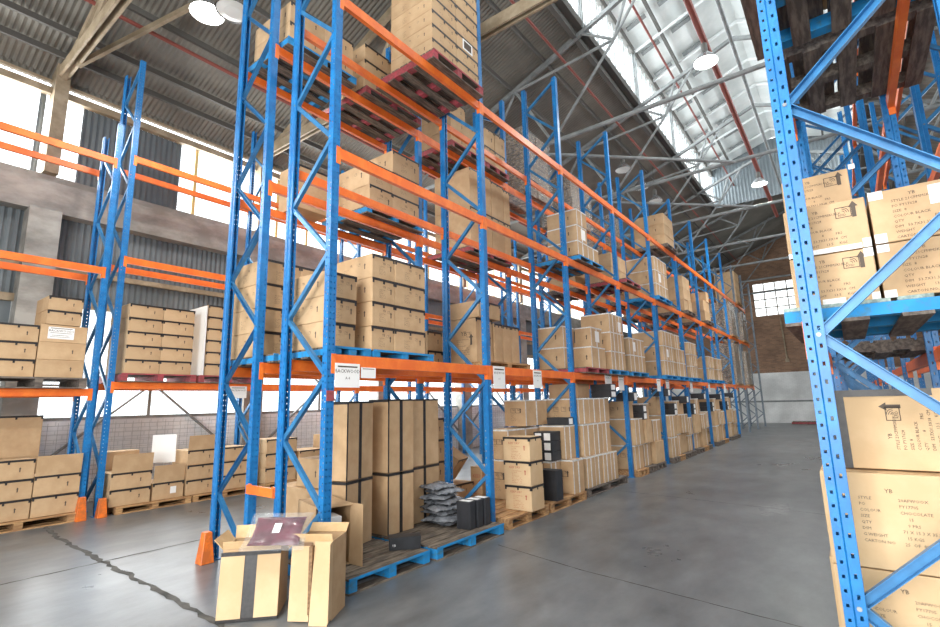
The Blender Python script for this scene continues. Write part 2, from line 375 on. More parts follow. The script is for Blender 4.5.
# horizontal wind braces between the trusses, in the plane of the ties
for i, (ya, xa, yb, xb) in enumerate(((7.85, -2.2, 12.15, 2.2), (12.15, -2.2, 16.45, 2.2))):
    tag(obj('wind_brace', MB().tube((xa, ya, 8.28), (xb, yb, 8.28), .045, n=8), GREYTRUSS),
        'slanting steel wind brace joining the %s and %s roof trusses' % (ORD[i+3], ORD[i+4]), 'brace')
tag(obj('knee_brace', MB().bar((-6.95, -.7, 8.2), (-4.7, .65, roof(-4.7)-.16), .07, .1), TANST), 'slanting brown knee brace from the first column head up to the roof', 'brace')
# left wall
mb = MB().box(XW-.2, XW, Y0, Y1, 0, 1.54); struct('wall_left_base', mb, GBRICK)
struct('wall_left_sheet', corr_sheet((XW-.06, Y0, 3.75), (0, 1, 0), Y1-Y0, (0, 0, 1), 1.75, (1, 0, 0), .11, .015), SIDING)
struct('trim_left_beam', MB().box(XW-.25, XW+.22, Y0, Y1, 5.45, 6.05).box(XW-.25, XW+.12, Y0, Y1, 6.05, 6.2), CONC)
struct('trim_left_girt', MB().box(XW-.02, XW+.08, Y0, Y1, 3.7, 3.84).box(XW-.02, XW+.06, Y0, Y1, 4.35, 4.45).box(XW-.02, XW+.1, Y0, Y1, 7.88, 8.02).box(XW-.02, XW+.05, Y0, Y1, 8.14, 8.2), TANST)
struct('wall_left_head', corr_sheet((XW-.05, Y0, 8.2), (0, 1, 0), Y1-Y0, (0, 0, 1), .2, (1, 0, 0), .11, .015), ROOFM)
for k, y in enumerate(TY):
    if y > -6: struct('column_%d' % (k+1), MB().box(XW-.1, XW+.32, y-.24, y+.24, 0, 5.46), CONC)
    struct('column_head_%d' % (k+1), MB().box(XW-.05, XW+.3, y-.11, y+.11, 6.2, 8.5), TANST)
panels = [(-9, -1.05, 1), (-1.0, -.9, 0), (-.5, -.32, 1), (-.3, 1.62, 0), (1.62, 3.3, 1), (3.8, 7.6, 1), (8.1, 11.9, 1), (12.4, 16.2, 1), (16.7, 20.5, 1), (21, 24.8, 1), (25.2, 33.8, 1)]
n = 10
for a, b, g in panels:
    if g:
        w = link('window_%d' % n, MB().box(XW-.05, XW-.045, a, b, 6.2, 7.88).mesh('window', PANE)); w['kind'] = 'structure'
        bars = MB(); y = a+.35
        while y < b: bars.box(XW-.03, XW-.015, y-.035, y+.035, 6.2, 7.88); y += .95
        obj('mullion', bars, YELLOWST, w); n += 1
    else: struct('wall_left_panel_%d' % n, corr_sheet((XW-.05, a, 6.2), (0, 1, 0), b-a, (0, 0, 1), 1.7, (1, 0, 0), .11, .015), SIDING); n += 1
struct('wall_left_panel_1', MB().box(XW-.06, XW-.02, Y0, -1.0, 1.54, 3.7), SIDING)
for k, y in enumerate(TY[1:-1]):
    a, b = y+.24, TY[k+2]-.24
    w = link('window_%d' % (30+k), MB().box(XW-.05, XW-.045, a, b, 1.54, 3.7).mesh('window', PANE)); w['kind'] = 'structure'
    obj('window_frame', MB().box(XW-.06, XW, a, b, 1.54, 1.6).box(XW-.05, XW-.01, (a+b)/2-.03, (a+b)/2+.03, 1.6, 3.7).box(XW-.05, XW-.01, a, b, 2.18, 2.22), GREYTRUSS, w)
    obj('window_brace', MB().bar((XW+.04, a+.1, .7), (XW+.04, (a+b)/2+.3, 2.5), .04, .06, (1, 0, 0)).bar((XW+.09, b-.1, .7), (XW+.09, (a+b)/2-.3, 2.5), .04, .06, (1, 0, 0)), GREYTRUSS, w)
# wire mesh guard standing in front of the block wall
mb = MB(); y = -.5
while y < 16: mb.box(XW+.36, XW+.364, y-.002, y+.002, .05, 1.5); y += .15
for k in range(10): mb.box(XW+.362, XW+.366, -.5, 16, .1+k*.15, .104+k*.15)
tag(obj('wire_mesh_guard', mb, GREYBLK), 'wire mesh panel standing along the grey block wall', 'wire mesh')
# back wall
struct('wall_back_base', MB().box(XW, XR, Y1, Y1+.3, 0, 3.12), WBRICK)
struct('trim_back_stripe', MB().box(XW, XR, Y1-.03, Y1, 1.28, 1.38), GREYTRUSS)
wx0, wx1, wz0, wz1 = -.35, 2.2, 6.78, 8.98
struct('wall_back_upper', MB().box(XW, wx0, Y1, Y1+.3, 3.12, 13).box(wx1, XR, Y1, Y1+.3, 3.12, 13).box(wx0, wx1, Y1, Y1+.3, 3.12, wz0).box(wx0, wx1, Y1, Y1+.3, wz1, 13), BRICK)
struct('trim_back_drain', MB().tube((1.08, Y1-.06, 3.9), (1.0, Y1-.06, 6.6), .045, n=7).box(.98, 1.18, Y1-.12, Y1, 3.75, 3.95), TANST)
w = link('window_1', MB().box(wx0, wx1, Y1+.1, Y1+.105, wz0, wz1).mesh('window', PANE)); w['kind'] = 'structure'
mb = MB()
for i in range(5): x = wx0+(wx1-wx0)*i/4; mb.box(x-.03, x+.03, Y1+.04, Y1+.09, wz0, wz1)
for i in range(5): z = wz0+(wz1-wz0)*i/4; mb.box(wx0, wx1, Y1+.04, Y1+.09, z-.03, z+.03)
obj('glazing_bar', mb, TANST, w)
# right wall, front wall with the open loading door behind the camera
struct('wall_right', MB().box(XR, XR+.3, Y0, Y1, 0, EZ), SIDING)
struct('wall_front', MB().box(XW, -1.6, Y0-.3, Y0, 0, 13).box(8, XR, Y0-.3, Y0, 0, 13).box(-1.6, 8, Y0-.3, Y0, 6.2, 13), SIDING)
# ------------------------------------------------------------------ racking
PW, PD = .045, .085
def upright_mesh(H, m):
    # profile (x towards the inside of the frame is -x; face at x=0), list of (p, q, hole columns)
    segs = [((0, -PW), (0, 0), 1), ((0, 0), (0, PW), 1), ((0, PW), (-.036, PW), 1), ((-.036, PW), (-.042, .036), 0), ((-.042, .036), (-PD, .036), 2),
            ((-PD, .036), (-PD, .02), 0), ((-PD, -.036), (-PD, -.02), 0), ((-.042, -.036), (-PD, -.036), 2), ((-.036, -PW), (-.042, -.036), 0), ((0, -PW), (-.036, -PW), 1)]
    me = bpy.data.meshes.new('upright'); v = []; f = []; uv = []
    for (p, q, h) in segs:
        b = len(v); v += [(p[0], p[1], 0), (q[0], q[1], 0), (q[0], q[1], H), (p[0], p[1], H)]; f.append([b, b+1, b+2, b+3])
        L = math.hypot(q[0]-p[0], q[1]-p[1]); u = (-L/2, L/2) if h == 1 else ((-L/2, L/2) if h == 2 else (.5, .6)); s = 1 if h != 2 else .7
        uv += [(u[0], 0), (u[1], 0), (u[1], H*s), (u[0], H*s)]
    me.from_pydata(v, [], f); l = me.uv_layers.new(name='UVMap')
    for i, c in enumerate(uv): l.data[i].uv = c
    me.materials.append(m); return me
DEP = .8
def make_frame(H, um, bm_, label):
    t = thing('rack_frame', label, 'rack frame')
    me = upright_mesh(H, um)
    for i in range(2):
        u = link('upright', me, t, (0, 0, .01) if i == 0 else (-DEP, 0, .01), (0, 0, 0) if i == 0 else (0, 0, PI))
        md = u.modifiers.new('thickness', 'SOLIDIFY'); md.thickness = .0028; md.offset = 0
        x = 0 if i == 0 else -DEP
        s = 1 if i == 0 else -1
        obj('foot_plate', MB().box(min(x+.03*s, x-.12*s), max(x+.03*s, x-.12*s), -.07, .07, 0, .01), bm_, t)
    z, k = .12, 0
    fx, rx = -.06, -DEP+.06
    nodes = [(rx, .12)]
    zz = .72; fr = True
    while zz < H+.14:
        nodes.append((fx if fr else rx, min(zz, H-.06))); fr = not fr; zz += .633
    for (xa, za), (xb, zb) in zip(nodes, nodes[1:]):
        c = MB()
        d = Vector((xb-xa, 0, zb-za)).normalized(); nn = Vector((-d.z, 0, d.x))
        c.bar((xa, -.02, za), (xb, -.02, zb), .0035, .045, nn).bar(Vector((xa, 0, za))+nn*.022, Vector((xb, 0, zb))+nn*.022, .04, .0035, nn).bar(Vector((xa, 0, za))-nn*.022, Vector((xb, 0, zb))-nn*.022, .04, .0035, nn)
        obj('brace', c, bm_, t)
    c = MB()
    for xa, za in nodes: c.tube((xa, -.042, za), (xa, -.03, za), .011, n=8).tube((xa, .03, za), (xa, .042, za), .011, n=8)
    obj('brace_bolts', c, GALV, t)
    return t
LV = [2.195, 4.4, 6.26]
first = {}
def frame(kind, x, y, sgn, label, H=8.2, rows=None):
    if kind not in first:
        um, bm_ = (UPRG, GREYST) if 'grey' in kind else (UPR, BRACE)
        first[kind] = make_frame(H, um, bm_, label); o = first[kind]
    else: o = copy_tree(first[kind])
    o.location = (x, y, 0); o.rotation_euler = (0, 0, 0 if sgn > 0 else PI); o['label'] = label; o['group'] = rows
    return o
beams = {}
def beam(x, y, z, sgn, L, label, group):
    if L not in beams:
        b = MB()
        prof = [(0, -.12), (0, -.002), (-.002, 0), (-.026, 0), (-.028, -.03), (-.05, -.03), (-.05, -.12)]
        b.prism(prof, .05, L-.05); o = obj('rack_beam', b, ORANGE)
        for yy in (0, L):
            s = 1 if yy == 0 else -1
            obj('connector', MB().box(.002, .0065, yy+.002*s, yy+.055*s, -.19, .005).box(-.045, .006, yy+.048*s, yy+.055*s, -.19, .005), ORANGE, o)
        beams[L] = o
    else: o = copy_tree(beams[L])
    o.location = (x, y if sgn > 0 else y+L, z); o.rotation_euler = (0, 0, 0 if sgn > 0 else PI)
    tag(o, label, 'rack beam', group); return o
def row(nm, x, y0, nb, sgn, levels, kind='blue', H=8.2, skipframe=(), L=2.7, lastgrey=99, skipbeam=()):
    """x = X of the front face (facing +X for sgn 1), frames every L from y0"""
    for i in range(nb+1):
        if i in skipframe: continue
        kd = kind if i < lastgrey else 'grey'
        frame(kd+str(H), x, y0+i*L, sgn, '%s steel upright frame of the %s, %s frame from the near end' % ('grey' if kd == 'grey' else 'blue', nm, ORD[i]), H, 'frames of the '+nm)
    for i in range(nb):
        for li, z in enumerate(levels):
            if (i, li) in skipbeam: continue
            lw = ['lowest', 'middle', 'top', 'uppermost'][li]
            beam(x, y0+i*L, z, sgn, L, 'orange front beam of the %s, %s level, %s bay from near end' % (nm, lw, ORD[i]), 'front beams of the '+nm)
            beam(x-sgn*DEP, y0+i*L, z, -sgn, L, 'orange rear beam of the %s, %s level, %s bay from near end' % (nm, lw, ORD[i]), 'rear beams of the '+nm)
row('central aisle-side rack', 0, 0, 10, 1, LV, lastgrey=9, skipbeam=[(9, 0), (9, 2), (9, 1)])
XB = -1.285
row('central back-to-back rack', XB-DEP, 0, 8, -1, LV, skipbeam=[])
XC = -6.06
row('left wall rack', XC, .085, 6, 1, [2.19, 4.425, 6.37], H=8.32)
row('short left rack', XC, -.16-2.7, 1, 1, [2.07, 4.158, 6.2], H=6.87, skipframe=(0,))
XD = 3.865
row('right-hand rack', XD, 0, 8, -1, [2.06, 4.4, 6.3], H=8.2001)
row('outer right rack', XD+DEP*2+.5, 0, 4, 1, [2.17, 4.4, 6.3], H=8.2001)
# guards at the feet of uprights
def guard(x, y, rz, label, hh=.36):
    mb = MB(); T = Matrix.Rotation(rz, 4, 'Z'); T.translation = (x, y, 0)
    b = len(mb.v)
    for z, w, d0, d1 in ((0, .07, -.09, .06), (hh, .045, -.05, .03)):
        for px, py in ((-w, d0), (w, d0), (w, d1), (-w, d1)): mb.v.append(T @ Vector((px, py, z)))
    mb.f += [[0, 3, 2, 1], [4, 5, 6, 7], [0, 1, 5, 4], [1, 2, 6, 5], [2, 3, 7, 6], [3, 0, 4, 7]]
    o = obj('upright_guard', mb, GUARD, bevel=.006); tag(o, label, 'upright guard', 'orange upright guards')
    return o
guard(XB-DEP+.11, -.115, 0, 'orange steel guard at the foot of the central rack corner upright', .33)
guard(XC+.12, -.18, -PI/2, 'large orange guard at the foot of the short left rack upright')
guard(XC+.12, .1, -PI/2, 'smaller worn orange guard at the foot of the left wall rack upright', .3)
# ------------------------------------------------------------------ pallets
pal = {}
def pallet(kind, x0, x1, y0, y1, z, label, h=.14):
    key = (kind, round(x1-x0, 3), round(y1-y0, 3), h)
    P, Wd = {'blue': (PBLUE, PWOOD), 'red': (PRED, PWOOD), 'pine': (PPINE, PPINE), 'dark': (PDARK, PDARK), 'bluedark': (PBLUE, PDARK), 'allblue': (PBLUE, PBLUE), 'bluepale': (PBLUE, PPALE)}[kind]
    if key not in pal:
        w, l = x1-x0, y1-y0
        t = thing('pallet', label, 'pallet')
        bm_ = MB(); bt = .018
        for y in (0, l/2-.05, l-.1): bm_.box(0, w, y, y+.1 if y else .1, bt, h-.02)
        obj('bearers', bm_, P, t)
        n = 7; bw = w/n*.86; d = MB()
        for i in range(n):
            xx = (w-bw)*i/(n-1); d.box(xx, xx+bw, 0, l, h-.02, h)
        obj('deck_boards', d, Wd, t, bevel=.002)
        d = MB()
        for i in range(5):
            xx = (w-.12)*i/4; d.box(xx, xx+.12, 0, l, 0, bt)
        obj('bottom_boards', d, PDARK if kind == 'bluepale' else Wd, t)
        e = MB().box(w, w+.006, 0, l, h-.024, h+.001)
        obj('painted_edge', e, P, t)
        pal[key] = t; o = t
    else: o = copy_tree(pal[key])
    o.location = (x0, y0, z); tag(o, label, 'pallet', {'blue': 'blue painted pallets', 'red': 'red painted pallets'}.get(kind, 'bare pallets')); return o
# ------------------------------------------------------------------ cartons
cart = {}; prints = {}
def body(dx, dy, dz, m, seam=True):
    k = ('b', round(dx, 3), round(dy, 3), round(dz, 3), m.name)
    if k not in cart: cart[k] = MB().box(-dx/2, dx/2, -dy/2, dy/2, 0, dz).mesh('carton', m, .004)
    return cart[k]
def tape_black(dx, dy, dz, faces=('+x',)):
    k = ('k', round(dx, 3), round(dy, 3), round(dz, 3), faces)
    if k not in cart:
        b = MB(); e = .003; h = .03; c = .03; tw = .026
        def strip_(f, u0, u1, z0, z1, q=0):
            p = e+q
            if f == '-y': b.box(u0, u1, -dy/2-p, -dy/2, z0, z1)
            elif f == '+y': b.box(u0, u1, dy/2, dy/2+p, z0, z1)
            elif f == '+x': b.box(dx/2, dx/2+p, u0, u1, z0, z1)
            else: b.box(-dx/2-p, -dx/2, u0, u1, z0, z1)
        for f in faces:
            w = (dx if 'y' in f else dy)/2
            strip_(f, -w-e, w+e, dz-h, dz)
            for u in (-w, -tw/2, w-tw): strip_(f, u, u+tw, dz-h-c, dz-h+.001, .0006)
        cart[k] = b.mesh('black_tape', BTAPE)
    return cart[k]
def tape_white(dx, dy, dz):
    k = ('w', round(dx, 3), round(dy, 3), round(dz, 3))
    if k not in cart:
        b = MB(); e = .002; h = .022
        b.box(-dx/2-e, dx/2+e, -dy/2-e, -dy/2+.02, dz-h, dz+e).box(dx/2-.02, dx/2+e, -dy/2, dy/2, dz-h, dz+e)
        b.box(-dx/2, dx/2, -.03, .03, dz, dz+e)
        b.box(dx/2, dx/2+e, -dy/2, -dy/2+.025, 0, dz).box(dx/2, dx/2+e, -.02, .02, 0, dz)
        cart[k] = b.mesh('white_tape', WTAPE)
    return cart[k]
def join_meshes(name, items, m):
    bm = bmesh.new()
    for me, T in items:
        t = me.copy(); t.transform(T); bm.from_mesh(t); bpy.data.meshes.remove(t)
    me = bpy.data.meshes.new(name); bm.to_mesh(me); bm.free(); me.materials.clear(); me.materials.append(m); return me
def Tr(x, y, s=1): return Matrix.Translation((x, y, 0)) @ Matrix.Scale(s, 4)
def icon_mesh():
    b = MB()
    fr = lambda x0, x1, y0, y1, t: (b.poly([(x0, y0, 0), (x1, y0, 0), (x1, y0+t, 0), (x0, y0+t, 0)]).poly([(x0, y1-t, 0), (x1, y1-t, 0), (x1, y1, 0), (x0, y1, 0)])
                                   .poly([(x0, y0, 0), (x0+t, y0, 0), (x0+t, y1, 0), (x0, y1, 0)]).poly([(x1-t, y0, 0), (x1, y0, 0), (x1, y1, 0), (x1-t, y1, 0)]))
    fr(0, .95, 0, .8, .05)
    for r in (.14, .26, .38):   # radio waves
        for i in range(6):
            a, c = PI*.5*i/6, PI*.5*(i+1)/6
            p = lambda t, rr: (.42+rr*math.cos(t), .36+rr*math.sin(t), 0)
            b.poly([p(a, r-.02), p(a, r+.02), p(c, r+.02), p(c, r-.02)])
    return b.mesh('icon', INK, recalc=False)
def arrow_mesh():
    return MB().poly([(-.09, 0, 0), (.09, 0, 0), (.09, .55, 0), (-.09, .55, 0)]).poly([(-.2, .55, 0), (.2, .55, 0), (0, .85, 0)]).mesh('arrow', INK, recalc=False)
ICON, ARROW = icon_mesh(), arrow_mesh()
RF = text_mesh(['RFID'], .3, INK); YB = text_mesh(['YB'], 1, INK)
T1 = text_mesh(['STYLE 21CFMMSKI.BLK', 'PO PY17628', 'SIZE  8', 'COLOUR BLACK', 'QTY          8          PRS', 'DIM   53.7X31.3X18  CM', 'WEIGHT      13.5     KGS', 'CARTON NO.    OF 733'], 1, INK)
T2a = text_mesh(['STYLE', 'PO', 'COLOUR', 'SIZE', 'QTY', 'DIM', 'G.WEIGHT', 'CARTON NO'], 1, INK); T2b = text_mesh(['20AFWOOX', 'PY17705', 'CHOCOLATE', '     15', '    9 PRS', '71 X 15.3 X 35.5', '  15 KGS', '25  OF  89'], 1, INK)
def print_mesh(kind, w, h):
    """printing for a face w wide and h high, face centre at the origin, in local XY"""
    k = (kind, round(w, 2), round(h, 2))
    if k in prints: return prints[k]
    if kind == 'ship':
        s = h*.068; it = [(YB, Tr(-w*.14, h*.33, s*1.3)), (T1, Tr(-w*.3, h*.24, s)), (ICON, Tr(w*.14, h*.16, h*.27)), (RF, Tr(w*.14+h*.04, h*.19, h*.22)), (ARROW, Tr(w*.36, h*.14, h*.38))]
    elif kind == 'choc':
        s = h*.044; it = [(YB, Tr(-w*.23, h*.3, s*1.4)), (T2a, Tr(-w*.345, h*.22, s)), (T2b, Tr(-w*.18, h*.215, s))]
    elif kind == 'shoe':
        s = h*.055; it = [(YB, Tr(-w*.05, h*.12, s*2.6)), (T1, Tr(-w*.2, h*.02, s*.6)), (ARROW, Tr(w*.32, -h*.1, h*.3)), (ICON, Tr(w*.16, h*.08, h*.14))]
    elif kind == 'faint':
        s = h*.05; it = [(ICON, Tr(-w*.2, 0, h*.22)), (ICON, Tr(w*.02, 0, h*.22)), (ARROW, Tr(w*.26, 0, h*.22)), (T1, Tr(-w*.2, -h*.06, s*.45))]
    elif kind == 'red':
        s = h*.06; it = [(text_mesh(['KEEP DRY'], 1, REDINK), Tr(-w*.3, h*.2, h*.13)), (T1, Tr(-w*.2, h*.08, s*.8)), (ARROW, Tr(w*.3, -h*.05, h*.25))]
        prints[k] = join_meshes('printed_text', it, REDINK); return prints[k]
    else:
        it = [(ARROW, Tr(w*.22, -h*.12, h*.28))]
    prints[k] = join_meshes('printed_text', it, INK); return prints[k]
def face_rot(face):   # rotation bringing local XY (Z out) to the face
    return {'-y': (PI/2, 0, 0), '+x': (PI/2, 0, PI/2), '-x': (PI/2, 0, -PI/2), '+y': (PI/2, 0, PI)}[face]
LOOK = {'black': 'black-taped brown', 'white': 'white-taped brown', 'plain': 'plain brown', 'print': 'printed brown'}
def carton(label, x0, x1, y0, y1, z0, z1, style='plain', pr=None, faces=('+x',), group=None, rz=0, m=None, name='carton', cat='carton', tf=('+x',)):
    dx, dy, dz = x1-x0-.005, y1-y0-.005, z1-z0-.003
    o = link(name, body(dx, dy, dz, m or CARD), None, ((x0+x1)/2, (y0+y1)/2, z0+.001), (0, 0, rz)); tag(o, label, cat, group)
    if style == 'black': link('black_tape', tape_black(dx, dy, dz, tf), o)
    if style == 'white': link('white_tape', tape_white(dx, dy, dz), o)
    if pr:
        for fc in faces:
            w = dx if 'y' in fc else dy; e = .0015
            loc = {'-y': (0, -dy/2-e, dz*.5), '+y': (0, dy/2+e, dz*.5), '+x': (dx/2+e, 0, dz*.5), '-x': (-dx/2-e, 0, dz*.5)}[fc]
            link('printed_text', print_mesh(pr, w, dz), o, loc, face_rot(fc))
    return o
def sticker(parent, face, u, v, w, h, name='label'):
    """white paper label on a carton face; u,v from the face centre"""
    d = parent.data; xs = [p.co.x for p in d.vertices]; ys = [p.co.y for p in d.vertices]; zs = [p.co.z for p in d.vertices]
    dx, dy, dz = max(xs), max(ys), max(zs); e = .003
    loc = {'-y': (u, -dy-e, dz/2+v), '+x': (dx+e, u, dz/2+v)}[face]
    s = link(name, MB().box(-w/2, w/2, -h/2, h/2, -.001, .001).mesh('label', PAPER), parent, loc, face_rot(face))
    return s
def grid(desc, x0, x1, y0, wys, z0, h, n, style, pr=None, faces=('+x', '-y'), group=None, skip=(), jit=.012, seed=1, nx=1, cols=None):
    """stacked cartons: columns along Y with widths wys, n layers of height h"""
    r = random.Random(seed); out = {}
    names = cols or (['near', 'far'] if len(wys) == 2 else ['only'] if len(wys) == 1 else ['nearest', 'second nearest', 'third', 'fourth', 'fifth', 'sixth'])
    y = y0
    for c, wy in enumerate(wys):
        nl = n[c] if isinstance(n, (list, tuple)) else n
        for l in range(nl):
            if (c, l) in skip: continue
            for q in range(nx):
                a = x1-(x1-x0)*(q+1)/nx; b = x1-(x1-x0)*q/nx
                j = (r.random()-.5)*2*jit
                lw = 'bottom' if l == 0 else ('top' if l == nl-1 else ORD[l]+'-layer')
                cw = '' if names[c] == 'only' else names[c]+' column, '
                lab = '%s carton, %s, %s%s' % (LOOK[style], lw, cw, desc) + (', back half' if q else '')
                out[(c, l, q)] = carton(lab, a+j, b+j, y, y+wy, z0+l*h, z0+(l+1)*h, style, pr, faces, group)
        y += wy
    return out
PH = .11
A1, A2, A3 = LV[0]+.002, LV[1]+.002, LV[2]+.002
# ---- central rack, aisle side, lowest shelf
pallet('blue', -1.1, -.12, .12, .62, A1, 'blue pallet on the lowest shelf under the nearest black-taped stack', .1)
grid('nearest stack behind the corner upright', -1.05, -.28, .12, [.42], A1+.1, .275, 3, 'black', 'shoe', group='cartons on the lowest shelf')
pallet('blue', -1.1, -.12, .66, 1.66, A1, 'blue pallet on the lowest shelf beneath the tall tan stack', .1)
grid('tall stack beside the big white sign', -.95, -.22, .72, [.36, .54], A1+.1, .285, 4, 'black', 'shoe', group='cartons on the lowest shelf', jit=.006)
# second bay
pallet('pine', -1.0, -.2, 2.95, 4.2, A1, 'bare pallet on the lowest shelf under tall upright cartons', .1)
o = carton('tall plain brown carton block behind the second upright, lower shelf', -1.05, -.5, 3.1, 3.55, A1+.1, 3.0, 'black', 'shoe', ('-y', '+x'), 'cartons on the lowest shelf')
carton('wide brown carton lying on top of the tall carton block', -1.05, -.44, 3.1, 3.7, 3.005, 3.27, 'black', None, ('-y',), 'cartons on the lowest shelf')
for i, (a, b) in enumerate(((3.58, 3.82), (3.83, 4.08), (4.09, 4.34))):
    carton('slim upright brown carton, %s of three standing beyond the second upright' % ['nearest', 'middle', 'farthest'][i], -1.0, -.48, a, b, A1+.1, 2.96, 'black', None, (), 'slim upright cartons')
# third bay: red pallet and two blue pallets
def lows(kind, y0, y1, label): return pallet(kind, -.98, .1, y0, y1, A1, label, PH)
lows('red', 5.75, 6.88, 'red pallet on the lowest shelf just past the third upright')
zb = A1+PH
g = 'white-taped cartons on the lowest shelf'
carton('upper white-taped carton set back on the red shelf pallet', -.95, -.36, 5.8, 6.3, zb+.42, zb+.84, 'white', 'plain', ('-y',), g)
carton('lower white-taped carton set back on the red shelf pallet', -.95, -.36, 5.8, 6.3, zb, zb+.42, 'white', 'plain', ('-y',), g)
o = carton('upper white-taped carton with label at front of red shelf pallet', -.3, .05, 6.2, 6.75, zb+.42, zb+.82, 'white', 'plain', ('-y',), g); sticker(o, '+x', .02, .02, .2, .22)
carton('lower white-taped carton at the front of the red shelf pallet', -.3, .08, 6.1, 6.8, zb, zb+.42, 'white', 'plain', ('-y',), g)
lows('blue', 6.95, 8.05, 'nearer of the two blue pallets on the lowest shelf, third bay')
d = grid('first blue pallet on the lowest shelf', -.6, .06, 7.2, [.4, .4], zb, .41, 3, 'white', 'plain', ('-y',), g, seed=3)
sticker(d[(1, 2, 0)], '+x', 0, -.05, .18, .22)
lows('blue', 8.25, 9.45, 'farther blue pallet on the lowest shelf, fourth bay')
d = grid('second blue pallet on the lowest shelf', -.6, .06, 8.35, [.55, .5], zb, .4, [2, 2], 'white', 'plain', ('-y',), g, seed=4); sticker(d[(0, 1, 0)], '+x', .05, 0, .18, .22)
lows('allblue', 10.9, 12.1, 'blue pallet on the lowest shelf, fifth bay, near half')
d = grid('near pallet of the fifth bay, lowest shelf', -.9, .06, 11.0, [.55, .5], zb, .41, 3, 'white', 'plain', ('-y',), g, seed=5); sticker(d[(0, 1, 0)], '+x', .1, 0, .16, .22)
lows('allblue', 12.2, 13.35, 'blue pallet on the lowest shelf, fifth bay, far half')
grid('far pallet of the fifth bay, lowest shelf', -.9, .06, 12.25, [.5, .5], zb, .41, [3, 2], 'white', 'plain', ('-y',), g, seed=6)
lows('allblue', 13.7, 14.9, 'blue pallet on the lowest shelf, sixth bay')
grid('pallet of the sixth bay, lowest shelf', -.9, .06, 13.8, [.5, .5], zb, .38, [3, 3], 'white', None, (), g, seed=7)
lows('allblue', 16.3, 17.5, 'blue pallet on the lowest shelf, seventh bay')
grid('pallet of the seventh bay, lowest shelf', -.9, .06, 16.4, [.5, .5], zb, .42, [2, 2], 'white', None, (), g, seed=8)
lows('allblue', 17.8, 18.8, 'blue pallet on the lowest shelf, far end of the seventh bay')
grid('last pallet of the seventh bay, lowest shelf', -.9, .06, 17.85, [.45, .45], zb, .42, [2, 2], 'white', None, (), g, seed=9)
# ---- central rack, aisle side, middle shelf
g = 'cartons on the middle shelf'
def mids(kind, y0, y1, label): return pallet(kind, -.98, .1, y0, y1, A2, label, PH)
zb = A2+PH
mids('blue', 5.75, 6.98, 'blue pallet on the middle shelf past the third upright')
d = grid('blue pallet on the middle shelf', -.62, .05, 5.85, [.48, .56], zb, .33, [3, 1], 'white', 'plain', ('-y',), g, seed=11); sticker(d[(0, 1, 0)], '+x', .05, 0, .2, .22)
mids('allblue', 10.9, 12.25, 'blue pallet on the middle shelf in the fifth bay')
d = grid('middle shelf pallet of the fifth bay', -.9, .03, 11.0, [.6, .6], zb, .39, 3, 'white', 'plain', ('-y',), g, seed=12); sticker(d[(0, 1, 0)], '+x', .1, 0, .2, .25)
mids('red', 8.3, 9.4, 'red pallet on the middle shelf in the fourth bay')
grid('middle shelf pallet of the fourth bay', -.95, -.25, 8.4, [.5, .5], zb, .36, [2, 2], 'plain', None, (), g, seed=13)
mids('dark', 14.0, 15.1, 'dark pallet on the middle shelf in the sixth bay')
grid('middle shelf pallet of the sixth bay', -.9, .0, 14.1, [.5, .45], zb, .4, [3, 3], 'plain', None, (), g, seed=14)
mids('dark', 16.9, 18, 'dark pallet on the middle shelf in the seventh bay')
grid('middle shelf pallet of the seventh bay', -.9, .0, 17, [.5, .45], zb, .4, [2, 3], 'plain', None, (), g, seed=15)
# ---- central rack, aisle side, top shelf
g = 'cartons on the top shelf'
zb = A3+PH+.03
pallet('red', -1.0, .12, 1.45, 2.6, A3, 'red pallet overhanging the top beam near the second upright', PH+.03)
d = grid('tall stack on the red top-shelf pallet', -.75, .06, 1.5, [.54, .54], zb, .225, 7, 'black', 'shoe', group=g, seed=16, jit=.006)
s = sticker(d[(1, 2, 0)], '+x', .0, .0, .24, .17); link('printed_panel', MB().box(-.09, .09, -.06, .06, .0012, .0016).mesh('panel', INK), s)
pallet('dark', -.98, .1, 12.3, 13.45, A3, 'dark pallet on the top shelf in the fifth bay', PH)
d = grid('dark top-shelf pallet of the fifth bay', -.92, .02, 12.4, [.55, .5], A3+PH, .34, 3, 'plain', 'plain', ('-y',), g, seed=17)
# ---- wrapped loads
def wrapped(label, x0, x1, y0, y1, z0, z1, seed):
    r = random.Random(seed); t = thing('wrapped_pallet_load', label, 'wrapped load', ((x0+x1)/2, (y0+y1)/2, z0)); dx, dy, dz = x1-x0, y1-y0, z1-z0
    b = MB(); n = max(2, int(dz/.32))
    for i in range(n):
        j = (r.random()-.5)*.03; b.box(-dx/2+.02+j, dx/2-.02+j, -dy/2+.02, -.01, dz*i/n+.004, dz*(i+1)/n-.004).box(-dx/2+.02-j, dx/2-.02-j, .01, dy/2-.02, dz*i/n+.004, dz*(i+1)/n-.004)
    obj('wrapped_goods', b, WRAPCARD, t)
    b = MB(); K = 14; n2 = 24
    prof = []
    for i in range(n2+1):
        z = .004+(dz+.006)*i/n2; ring = []
        for (px, py, qx, qy) in ((-1, -1, 1, -1), (1, -1, 1, 1), (1, 1, -1, 1), (-1, 1, -1, -1)):
            for k in range(K//2):
                u = k/(K//2); rr = (r.random()-.5)*.03
                ring.append(Vector(((px+(qx-px)*u)*(dx/2+.02+rr), (py+(qy-py)*u)*(dy/2+.02+rr), z)))
        prof.append(ring)
    for ring in prof: b.v += ring
    m_ = len(prof[0])
    for i in range(n2):
        for k in range(m_): b.f.append([i*m_+k, i*m_+(k+1) % m_, (i+1)*m_+(k+1) % m_, (i+1)*m_+k])
    obj('wrap_film', b, FILM, t); return t
